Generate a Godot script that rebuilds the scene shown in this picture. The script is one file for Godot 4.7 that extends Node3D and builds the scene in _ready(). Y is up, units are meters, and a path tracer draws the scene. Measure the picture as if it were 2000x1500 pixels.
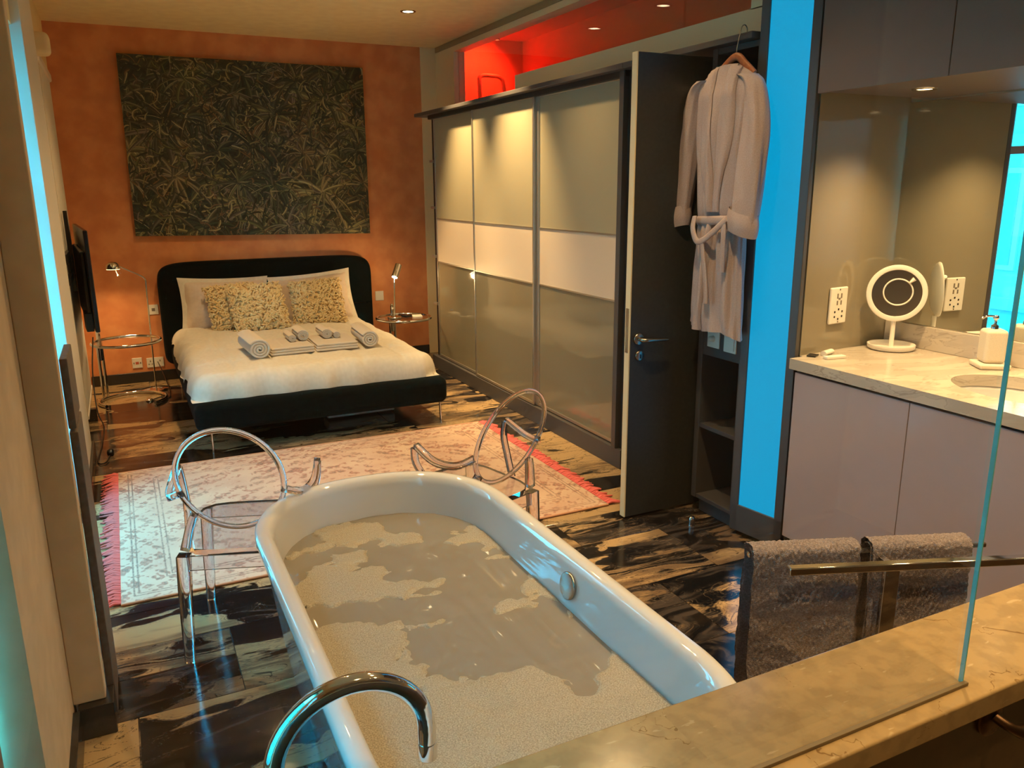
extends Node3D

# ------------------------------------------------------------------ state
var rng := RandomNumberGenerator.new()
var M := {}

# ------------------------------------------------------------------ mesh builder
class MB:
	var v := PackedVector3Array()
	var n := PackedVector3Array()
	var uv := PackedVector2Array()
	var ix := PackedInt32Array()
	func vert(p: Vector3, nn: Vector3, t := Vector2.ZERO) -> int:
		v.append(p); n.append(nn); uv.append(t)
		return v.size() - 1
	func tri(a: int, b: int, c: int) -> void:
		var g := (v[b] - v[a]).cross(v[c] - v[a])
		if g.dot(n[a] + n[b] + n[c]) > 0.0:
			ix.append_array(PackedInt32Array([a, c, b]))
		else:
			ix.append_array(PackedInt32Array([a, b, c]))
	func quad(a: int, b: int, c: int, d: int) -> void:
		tri(a, b, c); tri(a, c, d)
	func face(p: Array, t: Array = []) -> void:
		# flat polygon fan; normal from p, outward set by caller's order (counter-clockwise seen from outside)
		var nn: Vector3 = (p[1] - p[0]).cross(p[2] - p[0]).normalized()
		var k: Array = []
		for i in p.size():
			k.append(vert(p[i], nn, t[i] if t.size() else Vector2.ZERO))
		for i in range(1, p.size() - 1):
			tri(k[0], k[i], k[i + 1])
	func box(lo: Vector3, hi: Vector3) -> void:
		var c := (lo + hi) / 2.0
		var h := (hi - lo) / 2.0
		for ax in 3:
			for s in [-1.0, 1.0]:
				var d := Vector3.ZERO; d[ax] = s
				var a := Vector3.ZERO; a[(ax + 1) % 3] = 1.0
				var b := Vector3.ZERO; b[(ax + 2) % 3] = 1.0
				var k := []
				for q in [[-1, -1], [1, -1], [1, 1], [-1, 1]]:
					var p: Vector3 = c + (d + a * q[0] + b * q[1]) * h
					k.append(vert(p, d, Vector2(p[(ax + 1) % 3], p[(ax + 2) % 3])))
				quad(k[0], k[1], k[2], k[3])
	func rbox(lo: Vector3, hi: Vector3, r: float, seg := 1) -> void:
		var c := (lo + hi) / 2.0
		var h := (hi - lo) / 2.0
		r = minf(r, minf(h.x, minf(h.y, h.z)) * 0.98)
		for ax in 3:
			var a1 := (ax + 1) % 3
			var a2 := (ax + 2) % 3
			var ga := PackedFloat32Array(); var gb := PackedFloat32Array()
			for k in seg:
				ga.append(-h[a1] + r * (1.0 - tan((1.0 - float(k) / seg) * PI / 4.0)))
				gb.append(-h[a2] + r * (1.0 - tan((1.0 - float(k) / seg) * PI / 4.0)))
			for k in range(seg, -1, -1):
				pass
			var fa := PackedFloat32Array(); var fb := PackedFloat32Array()
			for k in ga.size():
				fa.append(ga[k]); fb.append(gb[k])
			fa.append(-h[a1] + r); fb.append(-h[a2] + r)
			fa.append(h[a1] - r); fb.append(h[a2] - r)
			for k in range(ga.size() - 1, -1, -1):
				fa.append(-ga[k]); fb.append(-gb[k])
			for s in [-1.0, 1.0]:
				var base := v.size()
				for i in fa.size():
					for j in fb.size():
						var p := Vector3.ZERO
						p[ax] = s * h[ax]; p[a1] = fa[i]; p[a2] = fb[j]
						var inn := p.clamp(-h + Vector3.ONE * r, h - Vector3.ONE * r)
						var d := (p - inn).normalized()
						var q := inn + d * r
						vert(c + q, d, Vector2(c[a1] + p[a1], c[a2] + p[a2]))
				for i in fa.size() - 1:
					for j in fb.size() - 1:
						var o := base + i * fb.size() + j
						quad(o, o + fb.size(), o + fb.size() + 1, o + 1)
	func tube(path: Array, rad, sides := 10, closed := false, caps := true, flat := 1.0, square := false) -> void:
		# rad: float or array; flat scales the second axis; square makes a square section
		var m := path.size()
		var up := Vector3.UP
		var base := v.size()
		var prev := Vector3.ZERO
		for i in m:
			var t: Vector3
			if closed:
				t = (path[(i + 1) % m] - path[(i + m - 1) % m]).normalized()
			else:
				t = (path[mini(i + 1, m - 1)] - path[maxi(i - 1, 0)]).normalized()
			if i == 0:
				up = Vector3.UP if absf(t.y) < 0.9 else Vector3.FORWARD
				prev = (up - t * up.dot(t)).normalized()
			else:
				prev = (prev - t * prev.dot(t)).normalized()
			var side := t.cross(prev)
			var r: float = rad[i] if rad is Array else rad
			for k in sides:
				var a := TAU * (k + 0.5) / sides
				var d := side * cos(a) * flat + prev * sin(a)
				if square:
					var mm := maxf(absf(cos(a)), absf(sin(a)))
					d = side * flat * cos(a) / mm + prev * sin(a) / mm
				vert(path[i] + d * r, (side * cos(a) / maxf(flat, 0.05) + prev * sin(a)).normalized(), Vector2(float(k) / sides, float(i) / m))
		var last := m if closed else m - 1
		for i in last:
			for k in sides:
				var a0 := base + i * sides + k
				var a1 := base + i * sides + (k + 1) % sides
				var b0 := base + ((i + 1) % m) * sides + k
				var b1 := base + ((i + 1) % m) * sides + (k + 1) % sides
				quad(a0, a1, b1, b0)
		if caps and not closed:
			for e in [0, m - 1]:
				var t2: Vector3 = (path[0] - path[1]).normalized() if e == 0 else (path[m - 1] - path[m - 2]).normalized()
				var c := vert(path[e], t2)
				var ring := []
				for k in sides:
					ring.append(vert(v[base + e * sides + k], t2))
				for k in sides:
					tri(c, ring[k], ring[(k + 1) % sides])
	func lathe(prof: Array, at := Vector3.ZERO, segs := 24, axis := Basis()) -> void:
		# prof: Vector2(radius, height), outside on the right hand when going up
		var base := v.size()
		for i in prof.size():
			var a: Vector2 = prof[maxi(i - 1, 0)]
			var b: Vector2 = prof[mini(i + 1, prof.size() - 1)]
			var d := (b - a).normalized()
			for k in segs + 1:
				var t := TAU * k / segs
				var p := Vector3(prof[i].x * cos(t), prof[i].y, prof[i].x * sin(t))
				var nn := Vector3(d.y * cos(t), -d.x, d.y * sin(t))
				vert(at + axis * p, axis * nn, Vector2(float(k) / segs, float(i) / prof.size()))
		for i in prof.size() - 1:
			for k in segs:
				var o := base + i * (segs + 1) + k
				quad(o, o + 1, o + segs + 2, o + segs + 1)
	func grid(nu: int, nv: int, f: Callable, wrap_u := false, inside := Vector3.INF, uvs := Vector2.ONE, towards := Vector3.ZERO) -> void:
		# f(u, v) -> point, u and v in 0..1. Normals point away from `inside` or along `towards`.
		var P := PackedVector3Array()
		for i in nu + 1:
			for j in nv + 1:
				P.append(f.call(float(i) / nu, float(j) / nv))
		var base := v.size()
		var votes := 0.0
		for i in nu + 1:
			for j in nv + 1:
				var il := i - 1; var ir := i + 1
				if wrap_u:
					il = (i - 1 + nu) % nu; ir = (i + 1) % nu
				else:
					il = maxi(il, 0); ir = mini(ir, nu)
				var du := P[ir * (nv + 1) + j] - P[il * (nv + 1) + j]
				var dv := P[i * (nv + 1) + mini(j + 1, nv)] - P[i * (nv + 1) + maxi(j - 1, 0)]
				var nn := du.cross(dv)
				nn = nn.normalized() if nn.length_squared() > 1e-16 else Vector3.ZERO
				var p := P[i * (nv + 1) + j]
				votes += nn.dot(towards) if inside == Vector3.INF else nn.dot(p - inside)
				vert(p, nn, Vector2(float(i) / nu, float(j) / nv) * uvs)
		if votes < 0.0:
			for k in range(base, v.size()):
				n[k] = -n[k]
		for k in range(base, v.size()):
			if n[k] == Vector3.ZERO:
				n[k] = (v[k] - inside).normalized() if inside != Vector3.INF else towards
		for i in nu:
			for j in nv:
				var o := base + i * (nv + 1) + j
				quad(o, o + nv + 1, o + nv + 2, o + 1)
	func rewind() -> void:
		for k in range(0, ix.size(), 3):
			var a := ix[k]; var b := ix[k + 1]; var c := ix[k + 2]
			if (v[b] - v[a]).cross(v[c] - v[a]).dot(n[a] + n[b] + n[c]) > 0.0:
				ix[k + 1] = c
				ix[k + 2] = b
	func xf(t: Transform3D) -> MB:
		for i in v.size():
			v[i] = t * v[i]
			n[i] = (t.basis * n[i]).normalized()
		return self
	func mesh() -> ArrayMesh:
		var a := []
		a.resize(Mesh.ARRAY_MAX)
		a[Mesh.ARRAY_VERTEX] = v
		a[Mesh.ARRAY_NORMAL] = n
		a[Mesh.ARRAY_TEX_UV] = uv
		a[Mesh.ARRAY_INDEX] = ix
		var m := ArrayMesh.new()
		m.add_surface_from_arrays(Mesh.PRIMITIVE_TRIANGLES, a)
		return m

# ------------------------------------------------------------------ scene helpers
var taken := {}
func numbered(called: String) -> String:
	if not taken.has(called):
		taken[called] = 0
		return called
	taken[called] += 1
	return "%s_%03d" % [called, taken[called]]

func meta(o: Node3D, label: String, category := "", group := "", kind := "") -> Node3D:
	if label: o.set_meta("label", label)
	if category: o.set_meta("category", category)
	if group: o.set_meta("group", group)
	if kind: o.set_meta("kind", kind)
	return o

func thing(called: String, label: String, category: String, at := Vector3.ZERO, turn := 0.0, group := "") -> Node3D:
	var o := Node3D.new()
	o.name = numbered(called)
	add_child(o)
	o.position = at
	o.rotation.y = turn
	meta(o, label, category, group)
	return o

func put(mb, m: Material, called: String, parent: Node3D = null, label := "") -> MeshInstance3D:
	var o := MeshInstance3D.new()
	o.mesh = mb.mesh() if mb is MB else mb
	o.material_override = m
	if parent == null:
		o.name = numbered(called)
		add_child(o)
	else:
		o.name = called
		parent.add_child(o, true)
	if label: o.set_meta("label", label)
	return o

func struct_(mb, m: Material, called: String, label := "") -> MeshInstance3D:
	var o := put(mb, m, called)
	o.set_meta("kind", "structure")
	if label: o.set_meta("label", label)
	return o

func copy(o: Node3D, at: Vector3, turn: float, label := "") -> Node3D:
	var c := o.duplicate()
	var nm := String(o.name)
	c.name = numbered(nm)
	add_child(c)
	c.position = at
	c.rotation.y = turn
	if label: c.set_meta("label", label)
	return c

func bx(lo: Vector3, hi: Vector3, r := 0.0, seg := 1) -> MB:
	var b := MB.new()
	if r > 0.0:
		b.rbox(lo, hi, r, seg)
	else:
		b.box(lo, hi)
	return b

func v3(x: float, y: float, z: float) -> Vector3:
	return Vector3(x, y, z)

func col(r: int, g: int, b: int) -> Color:
	return Color(r / 255.0, g / 255.0, b / 255.0)

func mat(c: Color, rough := 0.6, metal := 0.0) -> StandardMaterial3D:
	var m := StandardMaterial3D.new()
	m.albedo_color = c
	m.roughness = rough
	m.metallic = metal
	return m

func glass(alpha := 0.06, c := Color(1, 1, 1)) -> StandardMaterial3D:
	var m := StandardMaterial3D.new()
	m.albedo_color = Color(c.r, c.g, c.b, alpha)
	m.transparency = BaseMaterial3D.TRANSPARENCY_ALPHA
	m.roughness = 0.02
	return m

func solid_glass(c: Color, alpha := 0.02) -> StandardMaterial3D:
	var m := StandardMaterial3D.new()
	m.albedo_color = Color(c.r, c.g, c.b, alpha)
	m.transparency = BaseMaterial3D.TRANSPARENCY_ALPHA
	m.refraction_enabled = true
	m.refraction_scale = 0.049
	m.roughness = 0.02
	return m

func glow(c: Color, e: float, base := 0.8) -> StandardMaterial3D:
	var m := mat(Color(base, base, base), 0.5)
	m.emission_enabled = true
	m.emission = c
	m.emission_energy_multiplier = e
	return m

func fnoise(sd: int, freq: float, oct := 4, type := FastNoiseLite.TYPE_SIMPLEX_SMOOTH) -> FastNoiseLite:
	var f := FastNoiseLite.new()
	f.seed = sd
	f.frequency = freq
	f.noise_type = type
	f.fractal_octaves = oct
	return f

func noise_tex(sd: int, freq: float, oct: int, ramp: Array, size := 512, normal := false, bump := 4.0) -> NoiseTexture2D:
	var t := NoiseTexture2D.new()
	t.width = size
	t.height = size
	t.seamless = true
	t.noise = fnoise(sd, freq, oct)
	if normal:
		t.as_normal_map = true
		t.bump_strength = bump
	elif ramp.size():
		var g := Gradient.new()
		var offs := PackedFloat32Array()
		var cols := PackedColorArray()
		for r in ramp:
			offs.append(r[0])
			cols.append(r[1])
		g.offsets = offs
		g.colors = cols
		t.color_ramp = g
	return t

func mottled(a: Color, b: Color, freq: float, sd: int, rough: float, scale: float, bump := 0.0) -> StandardMaterial3D:
	var m := mat(Color.WHITE, rough)
	m.albedo_texture = noise_tex(sd, freq, 4, [[0.25, a], [0.75, b]], 512)
	m.uv1_triplanar = true
	m.uv1_world_triplanar = true
	m.uv1_scale = Vector3.ONE * scale
	if bump > 0.0:
		m.heightmap_enabled = true
		m.heightmap_scale = bump
		m.heightmap_texture = noise_tex(sd + 7, freq * 3.0, 5, [], 512)
	return m

func tex_of(w: int, h: int, bytes: PackedByteArray, fmt := Image.FORMAT_RGB8) -> ImageTexture:
	return ImageTexture.create_from_image(Image.create_from_data(w, h, false, fmt, bytes))

func arc(c: Vector3, a: Vector3, b: Vector3, from: float, to: float, k: int) -> Array:
	var out := []
	for i in k + 1:
		var t := lerpf(from, to, float(i) / k)
		out.append(c + a * cos(t) + b * sin(t))
	return out

func spline(pts: Array, per := 6) -> Array:
	var c := Curve3D.new()
	for i in pts.size():
		var p: Vector3 = pts[i]
		var t: Vector3 = (pts[mini(i + 1, pts.size() - 1)] - pts[maxi(i - 1, 0)]) / 6.0
		c.add_point(p, -t, t)
	var out := []
	for i in pts.size() - 1:
		for k in per:
			out.append(c.sample(i, float(k) / per))
	out.append(pts[pts.size() - 1])
	return out

# ------------------------------------------------------------------ main
func _ready() -> void:
	rng.seed = 7
	view_and_light()
	materials()
	shell()
	floor_tiles()
	left_side()
	red_room()
	wardrobe()
	door_and_niche()
	vanity()
	bed()
	bedside()
	painting()
	rug()
	chairs()
	bath()
	foreground()
	towel_stand()
	robe()
	lamps()
	outside()
	small_things()

const CAM_BASIS := Basis(Vector3(0.898756, -0.006796, 0.438396), Vector3(0.111647, 0.970467, -0.213843), Vector3(-0.423996, 0.241138, 0.872972))
const WARM := Color(1.0, 0.83, 0.58)
const SKY := Color(0.16, 0.80, 1.0)

func view_and_light() -> void:
	var cam := Camera3D.new()
	cam.name = "camera"
	add_child(cam)
	cam.keep_aspect = Camera3D.KEEP_HEIGHT
	cam.fov = 51.463
	cam.near = 0.02
	cam.far = 200.0
	cam.transform = Transform3D(CAM_BASIS, v3(0.291, 1.53, 6.993))
	cam.current = true
	var we := WorldEnvironment.new()
	we.name = "world"
	var e := Environment.new()
	e.background_mode = Environment.BG_COLOR
	e.background_color = SKY
	e.background_energy_multiplier = 23.0
	e.tonemap_mode = Environment.TONE_MAPPER_LINEAR
	e.tonemap_exposure = 1.3
	e.sdfgi_enabled = true
	e.ssao_enabled = true
	e.ssil_enabled = true
	we.environment = e
	add_child(we)

func materials() -> void:
	M.orange = mottled(col(208, 130, 80), col(224, 150, 96), 0.012, 3, 0.75, 0.7)
	M.cream = mottled(col(236, 214, 164), col(242, 222, 172), 0.02, 11, 0.8, 0.8)
	M.tan = mottled(col(222, 192, 150), col(230, 200, 158), 0.02, 12, 0.7, 0.8)
	M.white = mat(col(225, 220, 208), 0.45)
	M.trim = mat(col(228, 208, 166), 0.5)
	M.dark = mat(col(34, 36, 38), 0.45)
	M.slate = mat(col(72, 70, 70), 0.42)
	M.doorpaint = mottled(col(44, 46, 43), col(50, 52, 48), 0.05, 21, 0.42, 1.5)
	M.alu = mat(col(186, 180, 168), 0.32, 0.85)
	M.chrome = mat(col(225, 224, 222), 0.06, 1.0)
	M.steel = mat(col(170, 165, 155), 0.25, 1.0)
	M.bronze = mat(col(92, 70, 50), 0.35, 0.9)
	M.satin = mat(col(158, 150, 124), 0.42)
	M.satin_white = mat(col(206, 190, 168), 0.38)
	M.gloss = mat(col(128, 120, 98), 0.05)
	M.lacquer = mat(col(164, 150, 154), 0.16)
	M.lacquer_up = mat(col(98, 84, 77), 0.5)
	M.olive = mat(col(142, 133, 112), 0.07)
	M.mirror = mat(col(236, 240, 238), 0.0, 1.0)
	M.velvet = mottled(col(7, 13, 13), col(13, 22, 21), 0.03, 31, 0.85, 1.5)
	M.velvet.metallic_specular = 0.12
	M.velvet.rim_enabled = true
	M.velvet.rim = 0.06
	M.velvet.rim_tint = 0.8
	M.linen = mottled(col(210, 203, 188), col(219, 212, 198), 0.03, 41, 0.85, 2.0)
	M.linen_rose = mottled(col(206, 188, 172), col(215, 198, 183), 0.03, 42, 0.85, 2.0)
	M.shag = mat(col(228, 204, 156), 0.9)
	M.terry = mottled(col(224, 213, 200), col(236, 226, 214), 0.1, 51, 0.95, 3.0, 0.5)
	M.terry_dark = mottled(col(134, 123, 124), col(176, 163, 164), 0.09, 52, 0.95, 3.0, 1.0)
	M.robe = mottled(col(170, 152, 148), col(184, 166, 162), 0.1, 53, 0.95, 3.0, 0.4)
	M.enamel = mat(col(208, 207, 205), 0.035)
	M.plastic = mat(col(232, 226, 214), 0.3)
	M.black = mat(col(12, 13, 16), 0.3)
	M.tv = mat(col(16, 19, 30), 0.25)
	M.wood = mottled(col(150, 84, 44), col(172, 100, 56), 0.03, 61, 0.45, 3.0)
	M.pane = glass(0.0, Color(1, 1, 1))
	M.acrylic = solid_glass(col(246, 243, 248))
	M.brown = mottled(col(62, 46, 28), col(74, 56, 34), 0.03, 71, 0.3, 1.2)
	M.marble = marble_mat(81, col(192, 182, 166), col(178, 168, 154), col(136, 126, 116), 0.16)
	M.crema = crema_mat()
	M.curtain = mottled(col(150, 138, 120), col(162, 150, 132), 0.04, 91, 0.9, 2.0)
	M.shutter = mottled(col(96, 82, 68), col(108, 94, 80), 0.03, 93, 0.6, 2.0)
	M.frame_wood = mat(col(120, 92, 74), 0.5)
	M.stone = mottled(col(206, 196, 176), col(220, 210, 190), 0.12, 95, 0.6, 4.0)
	M.skirting = mat(col(46, 42, 38), 0.25)
	M.red = mat(col(206, 58, 30), 0.7)
	M.facade = mat(col(104, 112, 108), 0.8)
	M.facade_dark = mat(col(50, 64, 66), 0.2)

func marble_mat(sd: int, a: Color, b: Color, c: Color, rough: float) -> StandardMaterial3D:
	var w := 512; var h := 512
	var n1 := fnoise(sd, 0.006, 5)
	var n2 := fnoise(sd + 1, 0.004, 4)
	var by := PackedByteArray()
	by.resize(w * h * 3)
	for y in h:
		for x in w:
			var q := n2.get_noise_2d(x, y) * 90.0
			var t := n1.get_noise_2d(x * 0.7 + y * 0.5 + q, y * 3.2 - x * 0.6 + q * 0.6)
			var k := absf(t)
			var cc := a.lerp(b, smoothstep(0.0, 0.5, t + 0.2))
			cc = cc.lerp(c, (1.0 - smoothstep(0.0, 0.045, k)) * 0.6)
			var o := (y * w + x) * 3
			by[o] = cc.r8; by[o + 1] = cc.g8; by[o + 2] = cc.b8
	var m := mat(Color.WHITE, rough)
	m.albedo_texture = tex_of(w, h, by)
	m.uv1_triplanar = true
	m.uv1_world_triplanar = true
	m.uv1_scale = Vector3.ONE * 1.1
	return m

func crema_mat() -> StandardMaterial3D:
	# beige marble: fine dark hairline veins and a few pale flecks
	var w := 1024; var h := 512
	var n1 := fnoise(181, 0.0035, 3)
	var n2 := fnoise(182, 0.012, 4)
	var n3 := fnoise(183, 0.02, 4)
	var n4 := fnoise(184, 0.006, 2)
	var by := PackedByteArray()
	by.resize(w * h * 3)
	var base := col(180, 152, 106)
	for y in h:
		for x in w:
			var q := n2.get_noise_2d(x, y)
			var t := absf(n1.get_noise_2d(x * 1.0 + q * 60.0, y * 0.7 + q * 45.0))
			var c := base.lerp(col(166, 140, 98), smoothstep(-0.3, 0.4, n3.get_noise_2d(x, y)))
			var sel := smoothstep(-0.15, 0.1, n4.get_noise_2d(x + 500.0, y))
			c = c.lerp(col(112, 84, 48), (1.0 - smoothstep(0.002, 0.010, t)) * 0.75 * sel)
			var fl := n3.get_noise_2d(x * 0.6 + 900.0, y * 2.4)
			c = c.lerp(col(226, 206, 168), smoothstep(0.52, 0.62, fl) * 0.4)
			var o := (y * w + x) * 3
			by[o] = c.r8; by[o + 1] = c.g8; by[o + 2] = c.b8
	var m := mat(Color.WHITE, 0.18)
	m.albedo_texture = tex_of(w, h, by)
	m.uv1_triplanar = true
	m.uv1_world_triplanar = true
	m.uv1_scale = Vector3(1.2, 2.4, 2.4)
	return m

# ------------------------------------------------------------------ room
const XW := 2.644      # plane of the wardrobe, niche and vanity fronts
const XR := 2.96       # right wall behind the wardrobe
const XM := 3.276      # mirror wall behind the vanity
const YC := 2.70
const ZN := 8.4

func shell() -> void:
	struct_(bx(v3(-0.6, -0.16, -0.15), v3(4.4, -0.008, ZN + 0.15)), mat(col(40, 36, 34), 0.6), "floor")
	struct_(bx(v3(-0.03, 0, -0.15), v3(2.82, YC, 0)), M.orange, "wall_back", "orange plaster wall behind the bed")
	struct_(bx(v3(2.82, 0, -0.15), v3(XR + 0.12, YC, 0.012), 0.004), M.trim, "trim_1", "cream strip between the orange wall and the wardrobe")
	var ce := MB.new()
	ce.box(v3(-0.6, YC, -0.15), v3(XR, YC + 0.15, ZN + 0.15))
	ce.box(v3(XR, YC, 4.45), v3(4.4, YC + 0.15, ZN + 0.15))
	struct_(ce, M.cream, "ceiling")
	# right wall: door opening z 3.50-4.09, glazed strip above the wardrobe
	var wr := MB.new()
	wr.box(v3(XR, 0, 0.0), v3(XR + 0.1, YC, 0.43))
	wr.box(v3(XR, 0, 0.43), v3(XR + 0.1, 2.13, 3.5))
	wr.box(v3(XR, 2.13, 1.58), v3(XR + 0.1, 2.295, 4.45))
	wr.box(v3(XR, 2.615, 0.43), v3(XR + 0.1, YC, 4.45))
	wr.box(v3(XR, 0, 4.09), v3(XR + 0.1, 2.13, 4.45))
	wr.box(v3(XR, 2.29, 3.98), v3(XR + 0.1, 2.63, 4.45))
	struct_(wr, M.trim, "wall_right", "cream wall with a glazed strip above the wardrobe")
	var tr := MB.new()
	tr.rbox(v3(XR - 0.012, 2.655, 0.03), v3(XR + 0.001, 2.699, 4.42), 0.004)
	struct_(tr, mat(col(150, 132, 96), 0.5), "trim_2", "narrow moulding along the top of the glazed strip")
	var g := Node3D.new()
	g.name = "window_3"
	add_child(g)
	meta(g, "clear glass strip above the wardrobe looking into a red room", "", "", "structure")
	put(bx(v3(XR + 0.04, 2.13, 0.43), v3(XR + 0.05, 2.62, 1.58)), M.pane, "pane", g)
	put(bx(v3(XR + 0.04, 2.295, 1.585), v3(XR + 0.05, 2.62, 3.44)), M.pane, "pane", g)
	put(bx(v3(XR + 0.04, 2.295, 3.447), v3(XR + 0.05, 2.62, 3.98)), M.pane, "pane", g)
	# bathroom walls
	struct_(bx(v3(XM, 0, 4.45), v3(XM + 0.12, YC, ZN)), M.tan, "wall_right_bath")
	struct_(bx(v3(XW + 0.08, 0, 4.43), v3(XM, YC, 4.60)), M.slate, "wall_partition", "grey partition behind the light panel")
	struct_(bx(v3(-0.6, 0, ZN), v3(XM + 0.12, YC, ZN + 0.15)), mat(col(120, 96, 68), 0.8), "wall_front")
	var sk := MB.new()
	sk.rbox(v3(-0.02, 0, 0.0), v3(2.82, 0.085, 0.014), 0.004)
	struct_(sk, M.skirting, "baseboard_back", "dark stone skirting under the orange wall")

func floor_tiles() -> void:
	var w := 1536; var h := 1024
	var n1 := fnoise(201, 0.0030, 4)
	var n2 := fnoise(202, 0.0034, 3)
	var n3 := fnoise(203, 0.014, 4)
	var n4 := fnoise(204, 0.0022, 2)
	var n5 := fnoise(205, 0.05, 3)
	var by := PackedByteArray()
	by.resize(w * h * 3)
	var d0 := col(17, 17, 20); var d1 := col(62, 56, 54); var l0 := col(176, 148, 108); var l1 := col(106, 87, 68)
	for y in h:
		for x in w:
			var fx := x * 0.34; var fy := y * 0.80
			var a := n1.get_noise_2d(fx, fy)
			var b := n2.get_noise_2d(fx + 300.0, fy)
			var q := n4.get_noise_2d(fx + a * 300.0, fy + b * 260.0)
			var s := n1.get_noise_2d(fx * 0.8 + q * 260.0 + b * 90.0, fy * 0.9 + a * 200.0) * 1.5 + q * 0.5
			var fine := n3.get_noise_2d(fx * 1.3 + a * 200.0, fy * 2.6 + q * 160.0)
			var jit := fine * 0.16 + n5.get_noise_2d(fx * 1.6 + q * 120.0, fy * 3.0) * 0.05
			var k := smoothstep(-0.035, 0.035, s + jit - 0.10)
			var c := d0.lerp(d1, smoothstep(-0.1, 0.55, fine + b * 0.7)).lerp(l0.lerp(l1, smoothstep(-0.25, 0.4, b + fine * 0.5 - a * 0.4)), k)
			# flow lines that follow the edges of the pour
			var fl := pow(maxf(0.0, sin((s + jit) * 62.0 + fine * 5.0)), 3.0) * smoothstep(0.34, 0.02, absf(s + jit - 0.1))
			c = c.lerp(d1 if k > 0.5 else col(120, 104, 86), fl * 0.6)
			# hairline streaks of the other tone
			var vn := 1.0 - smoothstep(0.0, 0.030, absf(n3.get_noise_2d(fx * 0.5 + a * 260.0 + 700.0, fy * 1.1 + q * 240.0)))
			c = c.lerp(d0 if k > 0.5 else l1, vn * 0.7 * smoothstep(0.0, 0.25, q + 0.1))
			var o := (y * w + x) * 3
			by[o] = c.r8; by[o + 1] = c.g8; by[o + 2] = c.b8
	var m := mat(Color.WHITE, 0.13)
	m.albedo_texture = tex_of(w, h, by)
	M.tile = m
	var fl: Node3D = get_node("floor")
	var zs := [-0.02, 0.25, 0.67, 0.92, 1.34, 1.6, 2.02, 2.28, 2.70, 2.96, 3.38, 3.72, 3.98, 4.235, 4.645, 5.07, 5.32, 5.74, 5.99, 6.41, 6.66, 7.08, 7.5, 7.95, 8.42]
	var fixed := {12: 1.965, 13: 0.493, 14: 2.067, 15: 1.7}
	for r in zs.size() - 1:
		var off: float = fixed.get(r, rng.randf_range(0.0, 0.9))
		var lens := 0.94
		var x: float = off - lens * ceilf((off + 0.3) / lens)
		while x < 3.3:
			var x0 := maxf(x, -0.3)
			var x1 := minf(x + lens, 3.3)
			if r == 13 and x1 > 0.4 and x1 < 0.6:
				tile(fl, x0, x1, zs[r], 4.42)
				tile(fl, x0, x1, 4.42, zs[r + 1])
			elif r == 14 and x0 < 0.19 and x1 > 0.19:
				tile(fl, x0, 0.187, zs[r], zs[r + 1])
				tile(fl, 0.187, x1, zs[r], zs[r + 1])
			elif x1 - x0 > 0.02:
				tile(fl, x0, x1, zs[r], zs[r + 1])
			x += lens

func tile(fl: Node3D, x0: float, x1: float, z0: float, z1: float) -> void:
	var b := MB.new()
	var g := 0.0011
	var c := 0.0012
	x0 += g; x1 -= g; z0 += g; z1 -= g
	var uo := Vector2(rng.randf_range(0.0, 0.66), rng.randf_range(0.0, 0.78))
	var sg := Vector2(1.0 / 3.0, 1.0 / 2.0)
	var flip := -1.0 if rng.randf() < 0.5 else 1.0
	var f := func(p: Vector3) -> Vector2:
		var d := Vector2(p.x - x0, p.z - z0)
		if flip < 0.0:
			d = Vector2(x1 - p.x, z1 - p.z)
		return uo + d * sg
	var t := [v3(x0 + c, 0, z1 - c), v3(x1 - c, 0, z1 - c), v3(x1 - c, 0, z0 + c), v3(x0 + c, 0, z0 + c)]
	var e := [v3(x0, -c, z1), v3(x1, -c, z1), v3(x1, -c, z0), v3(x0, -c, z0)]
	var l := [v3(x0, -0.008, z1), v3(x1, -0.008, z1), v3(x1, -0.008, z0), v3(x0, -0.008, z0)]
	b.face(t, t.map(f))
	for i in 4:
		var j := (i + 1) % 4
		b.face([e[i], e[j], t[j], t[i]], [f.call(e[i]), f.call(e[j]), f.call(t[j]), f.call(t[i])])
		b.face([l[i], l[j], e[j], e[i]], [f.call(l[i]), f.call(l[j]), f.call(e[j]), f.call(e[i])])
	put(b, M.tile, "tile", fl)

func window_unit(called: String, z0: float, z1: float, x: float, y0: float, y1: float, mull: Array, trans: Array, label: String) -> void:
	var o := Node3D.new()
	o.name = called
	add_child(o)
	meta(o, label, "", "", "structure")
	var f := MB.new()
	var t := 0.05
	f.rbox(v3(x - 0.03, y0, z0), v3(x + 0.03, y0 + t, z1), 0.005)
	f.rbox(v3(x - 0.03, y1 - t, z0), v3(x + 0.03, y1, z1), 0.005)
	f.rbox(v3(x - 0.03, y0, z0), v3(x + 0.03, y1, z0 + t), 0.005)
	f.rbox(v3(x - 0.03, y0, z1 - t), v3(x + 0.03, y1, z1), 0.005)
	put(f, M.frame_wood, "window_frame", o)
	for zz in mull:
		put(bx(v3(x - 0.028, y0 + t, zz - 0.035), v3(x + 0.028, y1 - t, zz + 0.035), 0.005), M.frame_wood, "mullion", o)
	for yy in trans:
		put(bx(v3(x - 0.026, yy - 0.03, z0 + t), v3(x + 0.026, yy + 0.03, z1 - t), 0.005), M.frame_wood, "transom", o)
	var zz2: Array = [z0 + t] + mull + [z1 - t]
	for i in zz2.size() - 1:
		put(bx(v3(x - 0.004, y0 + t, zz2[i]), v3(x + 0.002, y1 - t, zz2[i + 1])), M.pane, "pane", o)

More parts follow.
